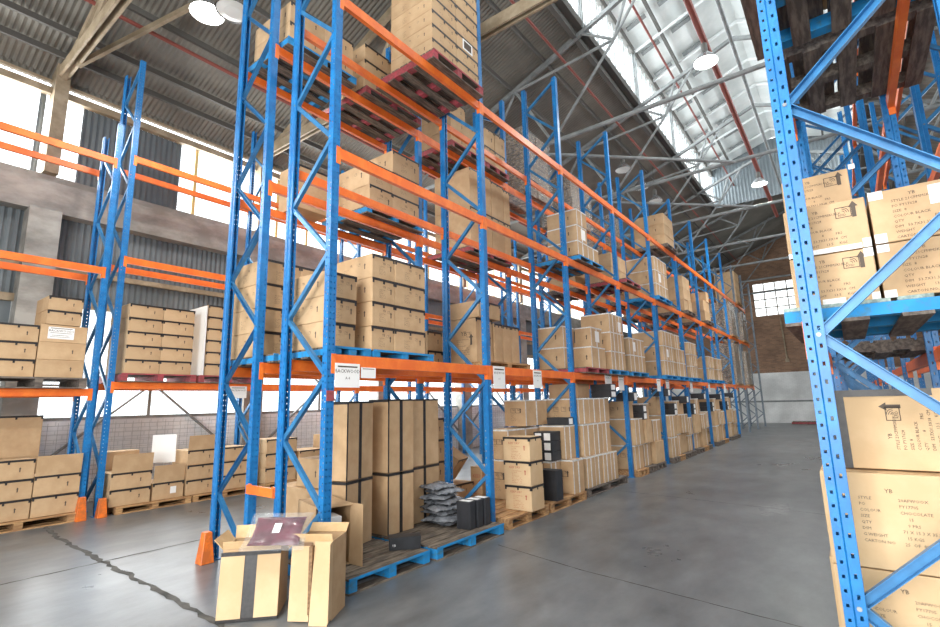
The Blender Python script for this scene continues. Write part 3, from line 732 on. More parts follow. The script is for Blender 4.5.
wrapped('bulky film-wrapped pallet load on the top shelf, third bay, rear rack', XB-.75, XB+.12, 6.0, 7.2, A3+.02, 7.85, 1)
wrapped('bulky film-wrapped pallet load on the top shelf, fourth bay, rear rack', XB-.75, XB+.12, 8.4, 9.6, A3+.02, 7.6, 2)
wrapped('narrow film-wrapped load on the top shelf, fifth bay, rear rack', XB-.7, XB+.1, 11.2, 12.1, A3+.02, 7.3, 3)
# ---- grey end frames with wrapped loads and bulk cartons near the back wall
frame('grey8.2', 0, 29.7, 1, 'bare grey steel frame standing nearest the back wall, end of the central rack', 8.2, 'frames of the central aisle-side rack')
for i, (a, b, z0, z1) in enumerate(((22.0, 23.3, LV[0]+.01, 4.1), (25.2, 26.4, LV[0]+.01, 3.9), (22.1, 23.4, LV[1]+.01, 6.0), (25.2, 26.5, LV[1]+.01, 5.9))):
    wrapped('pale film-wrapped load on the %s shelf near the back wall, %s' % (['lowest', 'lowest', 'middle', 'middle'][i], ['nearer', 'farther'][i % 2]), -.9, .05, a, b, z0+.06, z1, 20+i)
    pallet('pine', -.95, .08, a-.05, b+.05, z0-.008, 'bare pallet under the %s wrapped load on the %s end shelf' % (['nearer', 'farther'][i % 2], ['lowest', 'middle'][i//2]), .06)
for i in range(2):
    beam(0, 24.3, LV[i], 1, 2.7, 'orange front beam between grey end frames, %s level' % ['lowest', 'middle'][i], 'end beams'); beam(-DEP, 24.3, LV[i], -1, 2.7, 'orange rear beam between grey end frames, %s level' % ['lowest', 'middle'][i], 'end beams')
pallet('pine', -.95, .08, 24.5, 25.9, A3, 'bare pallet high on the last grey bay by the back wall', .1)
beam(0, 24.3, LV[2], 1, 2.7, 'orange front beam between grey end frames, top level', 'end beams'); beam(-DEP, 24.3, LV[2], -1, 2.7, 'orange rear beam between grey end frames, top level', 'end beams')
grid('on the top end shelf by the back wall', -.9, .03, 24.6, [.62, .62], A3+.1, .4, 4, 'plain', None, (), 'bulk cartons near the back wall', seed=31)
# ---- central rack, rear row (back-to-back)
g = 'cartons on the rear central rack'
def rear(kind, y0, y1, z, label, h=PH): return pallet(kind, XB-DEP-.12, XB+.12, y0, y1, z, label, h)
rear('blue', .1, 1.2, A1, 'blue pallet on the lowest shelf of the rear rack, corner bay', .1)
grid('corner stack of the rear rack, lowest shelf', -2.22, -1.5, .14, [.5, .5], A1+.1, .3, 4, 'black', 'shoe', ('-y', '+x'), g, seed=40)
grid('rear rack lowest shelf, start of second bay', XB-.7, XB+.05, 2.8, [.36, .36], A1+.02, .31, [2, 2], 'black', 'plain', ('+x',), g, seed=41)
carton('black-edged brown carton pair top, rear rack lowest shelf mid second bay', XB-.6, XB+.05, 3.6, 4.2, A1+.02, 2.75, 'black', 'plain', ('-y',), g)
carton('single small brown carton at the end of the rear second bay', XB-.6, XB+.1, 5.0, 5.3, A1+.02, 2.66, 'black', 'plain', ('+x',), g)
rear('blue', 1.45, 2.62, A2, 'blue pallet seen from below on the middle shelf, rear rack')
zb = A2+PH
grid('rear rack middle shelf, corner bay', -2.15, XB+.09, 1.52, [.46, .6], zb, .36, [2, 3], 'black', 'shoe', ('-y', '+x'), g, seed=42, skip=[(1, 0)] if False else ())
carton('black-taped carton set far back, middle shelf of rear corner bay', -2.2, -1.75, .7, 1.25, A2+.01, 5.05, 'black', 'plain', ('-y',), g)
rear('red', 3.9, 5.3, A2, 'red pallet on the middle shelf of the rear rack, second bay')
for i, (a, b) in enumerate(((3.95, 4.66), (4.67, 5.1), (5.11, 5.34))):
    for l in range(2):
        carton('big upright brown carton, %s layer, %s of three on rear red pallet' % (['lower', 'upper'][l], ['nearest', 'middle', 'farthest'][i]), -2.05, XB+.1, a, b, zb+l*.78, zb+(l+1)*.78-.03*i*l, 'black', 'plain', (), g)
rear('blue', .1, 1.22, A3, 'blue pallet seen from below on the top shelf, rear corner bay', .12)
grid('rear rack top shelf, corner bay', -2.1, XB+.05, .16, [.55, .5], A3+.12, .3, [2, 2], 'black', 'plain', ('-y', '+x'), g, seed=43, nx=2, jit=0)
grid('rear rack top shelf, behind the blue pallet boxes', -2.0, XB+.02, 1.45, [.5, .5], A3+.12, .26, [3, 3], 'black', 'plain', ('-y', '+x'), g, seed=44)
rear('red', 1.4, 2.6, A3, 'red pallet seen from below on the top shelf, rear rack', .12)
rear('red', 3.4, 4.5, A3, 'red pallet on the top shelf of the rear rack, second bay near half', .12)
rear('red', 4.52, 5.33, A3, 'red pallet on the top shelf of the rear rack, second bay far half', .12)
grid('rear rack top shelf, near half of second bay', -2.0, XB+.04, 3.5, [.46, .44], A3+.12, .3, [3, 2], 'black', 'plain', ('-y', '+x'), g, seed=45)
grid('rear rack top shelf, far half of second bay', -2.0, XB+.04, 4.56, [.38, .38], A3+.12, .42, [2, 2], 'black', 'plain', ('+x',), g, seed=46)
for bi, (y, n1, n2) in enumerate(((8.4, 2, 2), (11.0, 2, 3), (13.8, 2, 2), (16.5, 3, 2))):
    rear('dark', y, y+1.1, A2, 'dark pallet on the middle shelf, rear rack, %s bay' % ORD[bi+3])
    grid('rear rack middle shelf, %s bay' % ORD[bi+3], -2.0, XB+.05, y+.05, [.5, .5], A2+PH, .36, [n1, n2], 'plain', None, (), g, seed=50+bi)
    rear('dark', y, y+1.1, A1, 'dark pallet on the lowest shelf, rear rack, %s bay' % ORD[bi+3])
    grid('rear rack lowest shelf, %s bay' % ORD[bi+3], -2.0, XB+.05, y+.05, [.5, .5], A1+PH, .4, [n2, n1], 'plain', None, (), g, seed=60+bi)
# ---- left wall racks
g = 'cartons on the left wall rack'
C1 = 2.19
pallet('red', XC-.98, XC+.08, .2, 1.45, C1+.002, 'red film-covered pallet on the left wall rack, near half', .15)
pallet('red', XC-.98, XC+.08, 1.5, 2.7, C1+.002, 'red pallet on the left wall rack, far half', .15)
grid('left wall rack shelf, wide near stack', XC-.9, XC-.0, .26, [.56, .56], C1+.155, .25, 5, 'black', 'plain', ('+x',), g, seed=70, jit=.004)
grid('left wall rack shelf, stack behind white board', XC-.8, XC+.02, 1.62, [.55, .45], C1+.155, .235, [6, 6], 'black', 'plain', ('+x',), g, seed=71, jit=.004)
tag(obj('white_carton_sheet', MB().box(XC-.7, XC+.06, 1.56, 1.585, C1+.155, 3.72), PAPER), 'tall white board standing on end beside the left wall stack', 'board')
C0 = 2.07
pallet('dark', XC-.98, XC+.08, -1.5, -.28, C0+.002, 'dark pallet on the shelf of the short left rack', .17)
zb = C0+.175
grid('short left rack shelf, left stack', XC-.75, XC, -1.45, [.5], zb, .27, 3, 'black', 'plain', ('+x',), g, seed=72)
for l in range(3):
    o = carton('plain wide brown carton on the short left rack, %s of three' % ['lowest', 'middle', 'topmost'][l], XC-.75, XC, -.94, -.32, zb+l*.28, zb+(l+1)*.28, 'plain', 'plain' if l < 2 else None, ('+x',), g)
sg = sticker(o, '+x', -.04, .01, .34, .19)
link('lettering', text_mesh(['BACKWOODS'], .05, INK, align='CENTER'), sg, (0, .02, .002)); link('underline', MB().box(-.14, .14, .07, .08, .001, .002).box(-.14, .14, -.002, .004, .001, .002).box(-.12, .1, -.04, -.034, .001, .002).box(-.14, .12, -.065, -.06, .001, .002).mesh('lines', INK), sg)
for l in range(2): carton('small black-taped carton on top of wide cartons, short rack, %s' % ['lower', 'upper'][l], XC-.7, XC, -.88, -.42, zb+.845+l*.235, zb+.845+(l+1)*.235, 'black', 'plain', ('+x',), g)
# floor under the left racks
g = 'cartons on the floor along the left wall'
def flap_up(o, face, h, m=CARD, lean=.08):
    d = o.data; dx = max(p.co.x for p in d.vertices); dy = max(p.co.y for p in d.vertices); dz = max(p.co.z for p in d.vertices)
    T = Matrix.Translation((dx-.003, 0, dz)) @ Matrix.Rotation(lean, 4, 'Y') if face == '+x' else Matrix.Translation((0, -dy+.003, dz)) @ Matrix.Rotation(lean, 4, 'X')
    b = MB().box(-.004, .0, -dy, dy, 0, h, T) if face == '+x' else MB().box(-dx, dx, 0, .004, 0, h, T)
    return obj('flap', b, m, o)
pallet('pine', XC-.95, XC+.1, -1.6, -.24, 0, 'bare wooden pallet on the floor under the short left rack', .14)
grid('on the floor under the short rack, left stack', XC-.6, XC+.05, -1.42, [.62], .145, .29, 3, 'black', 'plain', ('+x',), g, seed=80)
d = grid('on the floor under the short rack, right stack', XC-.6, XC+.05, -.79, [.58], .145, .3, 2, 'black', 'plain', ('+x',), g, seed=81)
flap_up(d[(0, 1, 0)], '+x', .3)
carton('tall brown carton with black centre strip behind the short rack stacks', XC-.98, XC-.62, -1.3, -.62, .145, 1.66, 'black', None, (), g)
o = carton('half-hidden brown carton beside the tall strip carton', XC-1.0, XC-.62, -.6, -.25, .145, .9, 'black', None, (), g)
pallet('pine', XC-.95, XC+.12, .3, 1.5, 0, 'near bare wooden pallet on the floor under the left wall rack', .12)
d = grid('floor pallet under the left wall rack, near stack', XC-.6, XC+.08, .2, [.62], .125, .27, 2, 'black', 'plain', ('+x',), g, seed=82); flap_up(d[(0, 1, 0)], '+x', .3)
o = carton('single open brown carton with white note under left wall rack', XC-.6, XC+.05, .86, 1.38, .125, .42, 'black', 'plain', ('+x',), g); flap_up(o, '+x', .3); sticker(o, '+x', .08, .0, .1, .12)
carton('brown carton seen behind the near floor stack by the mesh', XC-1.0, XC-.62, .31, .85, .125, .98, 'plain', None, (), g)
pallet('pine', XC-.95, XC+.12, 1.53, 2.72, 0, 'far bare wooden pallet on the floor under the left wall rack', .12)
d = grid('floor pallet under the left wall rack, tall middle stack', XC-.6, XC+.05, 1.42, [.56], .125, .27, 3, 'black', 'plain', ('+x',), g, seed=83); flap_up(d[(0, 2, 0)], '+x', .27)
tag(obj('white_carton_sheet', MB().box(-.2, .2, -.012, .012, 0, .5), PAPER, None, (XC-.26, 1.12, .74), (0, 0, .9)), 'white sheet panel with dark edge leaning behind the open carton', 'board')
d = grid('floor pallet under the left wall rack, last stack', XC-.6, XC+.05, 2.02, [.6], .125, .27, 3, 'black', 'plain', ('+x',), g, seed=84)
# upper left: more of the wall rack shelves stay empty
# ---- ground level, central rack
g = 'cartons on the floor of the central rack'
pallet('blue', -1.0, .18, .12, 1.22, 0, 'nearest blue pallet on the floor under the corner shelf', .14)
pallet('blue', -1.0, .2, 1.32, 2.64, 0, 'second blue pallet on the floor carrying bags and shoeboxes', .14)
def tall_pair(i, x0, x1, y0, y1, zt, lab, rz=0, zb=.142, mid=.86, ly=0):
    for l, (a, b) in enumerate(((zb, mid), (mid+.004, zt))):
        o = carton('%s tall upright carton, %s' % (['lower', 'upper'][l], lab), x0, x1, y0, y1, a, b, 'plain', None, (), 'tall upright cartons on the blue pallets', rz)
        dx, dy, dz = (x1-x0)/2, (y1-y0)/2, b-a
        st = MB().box(dx-.0025, dx+.002, -.025+ly, .025+ly, 0, dz-.003).box(dx-.0025, dx+.002, -dy, dy, dz-.035 if l == 0 else dz-.025, dz-.003)
        st.box(dx-.0025, dx+.002, -dy+.0025, -dy+.02, 0, dz-.003).box(-dx, dx, -dy, -dy+.0045, dz-.035, dz-.003)
        obj('black_strip', st, BTAPE, o)
tall_pair(0, -.95, -.6, .62, 1.12, 1.74, 'nearest, slightly twisted, with black T strip', .22)
tall_pair(1, -.98, -.62, 1.36, 1.82, 1.76, 'middle one of three on the blue pallets', .0)
tall_pair(2, -1.0, -.76, 1.86, 2.5, 1.76, 'farthest one beside the grey bag pile', .05)
# pile of grey poly bags
def bag(i, x, y, z, rz, sx, sy_):
    r = random.Random(90+i); bm = bmesh.new(); bmesh.ops.create_grid(bm, x_segments=14, y_segments=14, size=.5)
    top = list(bm.verts)
    me = bpy.data.meshes.new('bag'); v = []; f = []; n = 15
    for side in (1, -1):
        for a in range(n):
            for b in range(n):
                u, w = a/(n-1)*2-1, b/(n-1)*2-1; e = (1-u**8)*(1-w**8)
                d2 = max(abs(u), abs(w)); v.append((u*sx/2*(1-.1*r.random()*d2), w*sy_/2*(1-.1*r.random()*d2), side*(.02*e**.5+.012*e*r.random())+.032+.012*e*math.sin(4*u+i)*math.cos(3*w+2*i)-(.02*d2**3*(.5+r.random()) if i else 0)))
    for s_ in range(2):
        for a in range(n-1):
            for b in range(n-1):
                q = [s_*n*n+a*n+b, s_*n*n+(a+1)*n+b, s_*n*n+(a+1)*n+b+1, s_*n*n+a*n+b+1]; f.append(q if s_ == 0 else q[::-1])
    bm.free(); me.from_pydata(v, [], f); me.materials.append(POLY)
    for p in me.polygons: p.use_smooth = True
    o = link('poly_bag', me, None, (x, y, z), (0, 0, rz)); return o
for i in range(8):
    tag(bag(i, -.46-.012*i+.03*math.sin(i*2.3), 2.25+.04*math.cos(i*3.1), .145+i*.063, .35*math.sin(i*1.7), .5-.02*i, .52-.015*i), 'grey plastic bag of clothing, %s in the pile on blue pallet' % (['bottom one', 'second up', 'third up', 'fourth up', 'fifth up', 'sixth up', 'seventh up', 'top one'][i]), 'plastic bag', 'grey plastic bags on the blue pallet')
def shoebox(label, x, y, z, dx, dy, dz, rz=0, lid='z', end=None, group='black shoeboxes'):
    o = link('shoebox', body(dx, dy, dz, SHOE), None, (x, y, z), (0, 0, rz)); tag(o, label, 'shoebox', group)
    e = .002
    if lid == 'z': obj('lid', MB().box(-dx/2-e, dx/2+e, -dy/2-e, dy/2+e, dz*.72, dz+e), SHOE, o)
    else: obj('lid', MB().box(-dx/2-e, -dx/2+dx*.3, -dy/2-e, dy/2+e, -e*0, dz+e), SHOE, o)
    if end == '+x': obj('end_label', MB().box(dx/2+e, dx/2+e+.001, -dy*.36, dy*.36, dz*.12, dz*.88), PAPER, o)
    if end == '-y': obj('end_label', MB().box(-dx*.36, dx*.36, -dy/2-e-.001, -dy/2-e, dz*.12, dz*.88), PAPER, o)
    if end == 'top': obj('end_label', MB().box(-dx*.4, dx*.4, -dy*.42, dy*.42, dz+e, dz+e+.001), PAPER, o)
    return o
for i in range(3):
    shoebox('black shoebox standing on end at the pallet edge, %s of three' % ['nearest', 'middle', 'farthest'][i], -.04+.01*i, 2.16+i*.15, .142, .2, .12, .33, .06, 'x', 'top')
o = shoebox('grey-black shoebox lying at the join of the two blue pallets', -.1, 1.12, .142, .16, .34, .13, -.72, 'z')
link('logo', text_mesh(['YB'], .035, PAPER), o, (.0835, -.14, .04), face_rot('+x'))
# ---- second bay floor: three carton stack on pine pallets
pallet('pine', -1.0, .14, 2.85, 3.98, 0, 'first pine pallet on the floor past the second upright', .14)
pallet('pine', -1.0, .14, 4.06, 5.34, 0, 'second pine pallet on the floor beside the black shoebox', .14)
for l in range(3):
    o = carton('pale black-edged carton in the three-high floor stack, %s' % ['bottom one', 'middle one', 'top one'][l], -.26+.01*(l == 0), .2, 3.38, 3.75, .142+l*.345, .142+(l+1)*.345, 'black', 'red', ('-y',), 'three-high stack at the aisle', m=CARDPALE, tf=('-y', '+x'))
shoebox('black shoebox standing upright on the pine pallet beside pale cartons', .0, 4.35, .142, .3, .22, .46, 0, 'x', None)
shoebox('tall black shoebox partly hidden behind the three-high stack', -.2, 4.02, .142, .2, .16, .95, 0, 'x', None)
for i in range(6):
    x = -.36+.17*(i % 2); z = .8+(i//2)*.165
    if z > .85 or True: pass
g2 = 'white-ended shoeboxes'
for r_ in range(3):
    for c in range(2):
        shoebox('shoebox with white end, %s row, %s, above the pale cartons' % (['lowest', 'middle', 'top'][r_], ['left', 'right'][c]), -.32+c*.17, 4.72, .7+r_*.16, .165, .32, .155, 0, 'z', '-y', g2)
carton('brown carton under the white-ended shoeboxes, behind pale stack', -.5, -.1, 4.55, 4.9, .142, .695, 'white', None, (), g)
carton('wide white-taped carton at back left of the second floor bay, lower', -1.0, -.54, 3.95, 5.1, .142, .76, 'white', 'faint', ('-y',), g)
carton('wide white-taped carton at back left of the second floor bay, upper', -1.0, -.54, 3.95, 5.1, .765, 1.24, 'white', 'faint', ('-y',), g)
carton('brown carton topmost of the pile at the second floor bay, left', -.98, -.54, 4.55, 5.33, 1.265, 1.72, 'white', 'faint', ('-y',), g)
carton('white-taped carton in front of the third upright foot, bottom tier', -.32, .12, 4.92, 5.345, .142, .69, 'white', 'faint', ('-y',), g)
carton('white-taped carton in front of the third upright, second tier', -.5, -.01, 4.93, 5.345, .695, 1.26, 'white', 'faint', ('-y',), g)
# third bay floor
pallet('dark', -1.0, .12, 5.5, 7.4, 0, 'dark pallet on the floor under the white-taped cartons, third bay', .14)
grid('floor stack at the third upright, bottom tier', -.45, .1, 5.52, [.36, .36, .36, .36], .145, .53, 1, 'white', 'faint', ('-y',), g, seed=101, cols=['nearest', 'second', 'third', 'fourth'])
grid('floor stack at the third upright, second tier', -.6, .04, 5.6, [.44, .42, .42], .68, .57, 1, 'white', 'faint', ('-y',), g, seed=102, cols=['nearest', 'second', 'third'])
grid('floor stack at the third upright, third tier', -.75, -.03, 5.55, [.5, .5, .5], 1.255, .47, 1, 'white', 'faint', ('-y',), g, seed=103, cols=['nearest', 'second', 'third'])
shoebox('black shoebox with white end resting above the second tier', -.22, 5.2, 1.262, .42, .2, .13, 0, 'z', '+x')
carton('large brown carton under the beam at the third upright', -.95, -.3, 6.2, 6.75, 1.73, 2.02, 'plain', None, (), g)
for l in range(2): shoebox('long black shoebox under the third-bay beam, %s' % ['lower', 'upper'][l], -.1, 7.0, 1.73+l*.14, .42, .3, .135, 0, 'z', '+x')
# bays four to eight, floor level
rnd = random.Random(5)
y = 7.45; k = 0
while y < 20.6:
    w = (.62, .5, .7, .56, .46)[k % 5]
    fr_ = 2.7*round((y+w/2)/2.7)
    if y < fr_+.07 and y+w > fr_-.05: y = fr_+.09
    bay = ORD[min(7, int(y/2.7))]; half = 'near' if (y/2.7) % 1 < .33 else ('middle' if (y/2.7) % 1 < .66 else 'far')
    pallet('dark' if k % 4 else 'pine', -1.0, .12, y, y+w*.99, 0, '%s pallet on the floor, %s part of the %s bay, central rack' % ('dark' if k % 4 else 'pine', half, bay), .14)
    n = 3; zt = .145
    for l in range(n):
        if l == 2 and k % 3 == 1:
            for q in range(2): shoebox('black shoebox with white end on the second tier, %s, %s part of the %s bay' % (['lower', 'upper'][q], half, bay), -.16, y+w*.35, zt+q*.17, .42, .26, .165, 0, 'z', '+x')
            zt += .345; continue
        h = (.53, .56, .46)[l]+rnd.uniform(-.08, .03); f = .1-(.05, .02, .12)[l]*rnd.random()*2-(.12 if l == 2 else 0)
        carton('%s carton on the floor, %s tier, %s part of the %s bay' % (LOOK[('white', 'white', 'plain')[(k+l) % 3]], ['bottom', 'second', 'third'][l], half, bay), f-.7, f, y+.03, y+w-.02, zt, zt+h, ('white', 'white', 'plain')[(k+l) % 3], 'faint' if l != 1 else None, ('-y',), g, rnd.uniform(-.035, .035))
        zt += h+.003
    if k % 3 == 0:
        shoebox('black shoebox under the beam, %s part of the %s bay' % (half, bay), -.12, y+w*.3, zt+.002, .42, .24, .2, 0, 'z', '+x')
    y += w+.08; k += 1
# low red pallet by the back wall
pallet('red', 1.0, 2.6, Y1-1.6, Y1-.5, 0, 'red pallet lying on the floor against the white back wall', .13)
# ---- clutter between the racks, seen behind the corner frames
carton('wide brown carton on the floor between the corner frames', -1.62, -.82, .25, .62, .0, .52, 'black', 'plain', ('-y',), g) if False else None
g3 = 'cartons behind the corner frames'
rear('pine', .75, 2.1, 0, 'pine pallet on the floor behind the corner frames', .14)
carton('wide low brown carton behind the corner frames, lower', -2.15, -1.2, .8, 1.5, .145, .7, 'black', 'plain', ('-y', '+x'), g3)
carton('printed brown carton with white note resting on the wide carton', -1.75, -1.2, .85, 1.4, .705, 1.05, 'black', 'plain', ('-y', '+x'), g3)
o = carton('open brown carton behind the printed carton, flaps up', -2.1, -1.3, 1.55, 2.05, .145, .9, 'black', None, (), g3); flap_up(o, '-y', .2, PAPER, -.2)
carton('leaning brown carton in the clutter behind the second upright', -1.95, -1.5, 3.42, 3.86, .53, .97, 'black', 'plain', ('-y', '+x'), g3).rotation_euler = (.0, .6, .3)
rear('pine', 2.8, 4.05, 0, 'pine pallet on the floor behind the second upright', .14)
carton('large brown carton below the leaning carton behind the second upright', -1.45, -1.2, 4.12, 4.7, .0, .6, 'black', 'red', ('-y', '+x'), g3)
grid('behind the bag pile on the rear pallet', -2.1, -1.25, 2.82, [.38], .145, .33, 4, 'black', 'plain', ('-y', '+x'), g3, seed=110)
grid('standing on the rear pallet under the leaning carton', -2.1, -1.3, 3.3, [.7], .145, .24, 1, 'black', 'plain', ('-y', '+x'), g3, seed=111)
for q, (yy, nn) in enumerate(((2.98, 3), (3.8, 2), (4.6, 3), (5.62, 3), (6.44, 2), (7.26, 3))):
    pallet('pine', XC-.95, XC+.12, yy, yy+.8, 0, 'bare wooden pallet under the left wall rack, %s beyond the corner frames' % ORD[q], .12)
    grid('wall rack floor, %s stack beyond the corner frames' % ORD[q], XC-.6, XC+.05, yy+.02, [.74], .125, .3, nn, 'black', 'plain', ('+x',), 'cartons on the floor along the left wall', seed=130+q)
# ---- open cartons on the floor at the corner
def open_carton(label, x, y, rz, dx, dy, h, t=.006, strip=False, split=False):
    o = thing('open_carton', label, 'open carton', (x, y, 0), rz, 'open cartons on the floor at the corner')
    b = MB().box(-dx/2, dx/2, -dy/2, dy/2, 0, t)
    b.box(-dx/2, -dx/2+t, -dy/2, dy/2, t, h).box(dx/2-t, dx/2, -dy/2, dy/2, t, h).box(-dx/2+t, dx/2-t, -dy/2, -dy/2+t, t, h).box(-dx/2+t, dx/2-t, dy/2-t, dy/2, t, h)
    obj('carton_wall', b, CARD, o)
    return o
def quad_panel(pts, t, name, m, parent):
    a, b, c, d = [Vector(p) for p in pts]; n = (b-a).cross(d-a).normalized()*t
    mb = MB(); mb.v = [a, b, c, d, a+n, b+n, c+n, d+n]; mb.f = [[0, 3, 2, 1], [4, 5, 6, 7], [0, 1, 5, 4], [1, 2, 6, 5], [2, 3, 7, 6], [3, 0, 4, 7]]
    return obj(name, mb, m, parent)
o = open_carton('open carton in front with black centre strip and hanging flap', -.275, -.515, .8, .46, .34, .54)
def strip(parent, pts, w, name='black_strip', m=BTAPE, t=.002):
    b = MB()
    for p, q in zip(pts, pts[1:]): b.bar(p, q, t*2, w, (1, 0, 0))
    return obj(name, b, m, parent)
# front outer flap hanging down, from rim to floor
fy = -.17
T_ = .006
def hang(parent, x0, x1, y0, z0, y1, z1, name='flap', m=CARDPALE):
    return quad_panel([(x0, y0, z0), (x1, y0, z0), (x1, y1, z1), (x0, y1, z1)][::-1], T_, name, m, parent)
hang(o, -.235, -.05, fy-.015, .5, fy-.075, .01); hang(o, .05, .235, fy-.015, .5, fy-.075, .01)
hang(o, -.05, .05, fy-.01, .5, fy-.07, .012, 'black_strip', BTAPE)
obj('rim_tape', MB().box(-.236, .236, fy-.024, fy-.014, .485, .515), BTAPE, o); obj('hem_tape', MB().box(-.238, .238, fy-.084, fy-.07, .006, .025), BTAPE, o)
quad_panel([(-.23, fy, .54), (.23, fy, .54), (.23, fy-.02, .6), (-.23, fy-.02, .6)], T_, 'flap', CARDIN, o)
quad_panel([(-.23, .17, .54), (.23, .17, .54), (.25, .26, .63), (-.25, .26, .63)], T_, 'flap', CARDIN, o)
quad_panel([(-.23, -.17, .54), (-.3, -.18, .62), (-.3, .18, .62), (-.23, .17, .54)], T_, 'flap', CARDIN, o)
# burgundy garment in a clear bag lying over the two cartons
def cloth(name, x, y, z, rz, tilt, sx, sy_, th, m, seed, par=None, puff=.02):
    r = random.Random(seed); n = 18; v = []; f = []
    for side in (1, -1):
        for a in range(n):
            for b in range(n):
                u, w = a/(n-1)*2-1, b/(n-1)*2-1; e = max(0, (1-u**6)*(1-w**6))
                v.append((u*sx/2*(1-.03*r.random()), w*sy_/2*(1-.03*r.random()), side*th*e**.5+puff*e*(r.random()-.3)+.03*math.sin(u*2.1)*math.cos(w*1.7)))
    for s_ in range(2):
        for a in range(n-1):
            for b in range(n-1):
                q = [s_*n*n+a*n+b, s_*n*n+(a+1)*n+b, s_*n*n+(a+1)*n+b+1, s_*n*n+a*n+b+1]; f.append(q if s_ == 0 else q[::-1])
    me = bpy.data.meshes.new(name); me.from_pydata(v, [], f); me.materials.append(m)
    for p in me.polygons: p.use_smooth = True
    return link(name, me, par, (x, y, z), (tilt, 0, rz))
t = thing('bagged_garment', 'burgundy garment folded in a clear plastic bag draped over open cartons', 'bagged garment', (.03, -.52, .67), .7)
cloth('garment', 0, 0, 0, 0, .6, .42, .3, .016, BURG, 1, t, .008)
cloth('clear_bag', 0, -.01, .0, 0, .6, .52, .4, .026, BAGFILM, 2, t, .02)
obj('paper_tag', MB().box(-.03, .03, -.05, .05, .032, .034, Matrix.Rotation(.6, 4, 'X')), PAPER, t)
# second open carton
o = open_carton('second open carton on the floor with torn front flaps', .25, -.25, .53, .34, .3, .6)
fy = -.15
hang(o, -.172, .0, fy-.012, .58, fy-.05, .01); hang(o, .025, .175, fy-.014, .6, fy-.1, .0)
quad_panel([(.165, fy, .6), (.185, fy-.11, .6), (.19, fy-.14, .03), (.17, fy-.02, .03)], T_, 'flap', CARDPALE, o)
obj('rim_tape', MB().box(-.173, .0, fy-.019, fy-.012, .565, .59), mat('brown_edge', srgb(120, 92, 66), .7), o)
obj('torn_edge', MB().box(-.008, .02, fy-.06, fy-.015, .06, .57), mat('corrugated_edge', srgb(150, 120, 88), .9, dark=srgb(120, 92, 66), scale=60), o)
quad_panel([(-.17, fy, .6), (.17, fy, .6), (.17, fy-.02, .66), (-.17, fy-.02, .66)], T_, 'flap', CARDIN, o)
quad_panel([(-.17, .15, .6), (.17, .15, .6), (.17, .22, .66), (-.17, .22, .66)], T_, 'flap', CARDIN, o)
# brown carton between them and side-lying carton with a white box inside
t = thing('open_carton', 'open carton lying on its side with a white box inside', 'open carton', (-.5, .34, .142), -.3, 'open cartons on the floor at the corner')
w_, d_, h_ = .56, .36, .58
obj('carton_wall', MB().box(-w_/2, w_/2, -d_/2, d_/2, 0, .006).box(-w_/2, w_/2, -d_/2, d_/2, h_-.006, h_).box(-w_/2, w_/2, -d_/2, -d_/2+.006, .006, h_-.006).box(-w_/2, w_/2, d_/2-.006, d_/2, .006, h_-.006).box(-w_/2, -w_/2+.006, -d_/2+.006, d_/2-.006, .006, h_-.006), CARD, t)
quad_panel([(w_/2, d_/2, 0), (w_/2+.17, d_/2+.06, 0), (w_/2+.17, d_/2+.06, h_), (w_/2, d_/2, h_)], T_, 'flap', CARD, t)
quad_panel([(w_/2, -d_/2, h_), (w_/2, d_/2, h_), (w_/2+.05, d_/2, h_-.01), (w_/2+.05, -d_/2, h_-.01)], T_, 'flap', CARD, t)
o = carton('white box inside the side-lying open carton', -.42, -.18, .12, .34, .152, .62, 'plain', None, (), 'white boxes', -.3, PAPER, 'white_box', 'box')
obj('black_panel', MB().box(.1175, .121, -.07, .07, .26, .36), BTAPE, o)
# orange spacer bar tying the two corner frames together
tag(obj('row_spacer', MB().box(XB-.01, -DEP+.01, -.075, -.05, .79, .88).box(XB-.012, XB+.05, -.052, -.046, .78, .89).box(-DEP-.05, -DEP+.012, -.052, -.046, .78, .89), ORANGE), 'short orange spacer bar tying the two corner frames together', 'spacer bar')
# ------------------------------------------------------------------ right-hand rack loads
DX = XD
pallet('bluepale', DX-.09, DX+1.02, .16, 1.32, 2.062, 'bright blue pallet on the right-hand rack, lowest shelf', .1)
def rc(label, x0, x1, z0, z1, y=.2, pr='ship'):
    o = carton(label, x0, x1, y, y+.52, z0, z1, 'plain', pr, ('-y',), 'printed shipping cartons on the right-hand rack'); return o
zz0 = 2.164
tp = []
L1 = [rc('printed carton with white taped seam, right rack shelf, lower left', 3.83, 4.205, zz0, zz0+.28), rc('printed carton, right rack shelf, lower right half', 4.215, 4.66, zz0, zz0+.285),
      rc('printed carton, right rack shelf, middle of left column', 3.83, 4.205, zz0+.282, zz0+.56), rc('printed carton with white document pouch, right rack shelf, upper right', 4.215, 4.66, zz0+.288, zz0+.57),
      rc('printed carton, right rack shelf, top of left column, set back', 3.83, 4.165, zz0+.565, zz0+.82, .42)]
rc('brown carton behind the lower left printed carton', 3.83, 4.205, zz0, zz0+.56, .74, None); rc('brown carton behind the lower right printed carton', 4.215, 4.66, zz0, zz0+.56, .74, None)
sticker(L1[3], '-y', .065, .07, .1, .1, 'document_pouch')
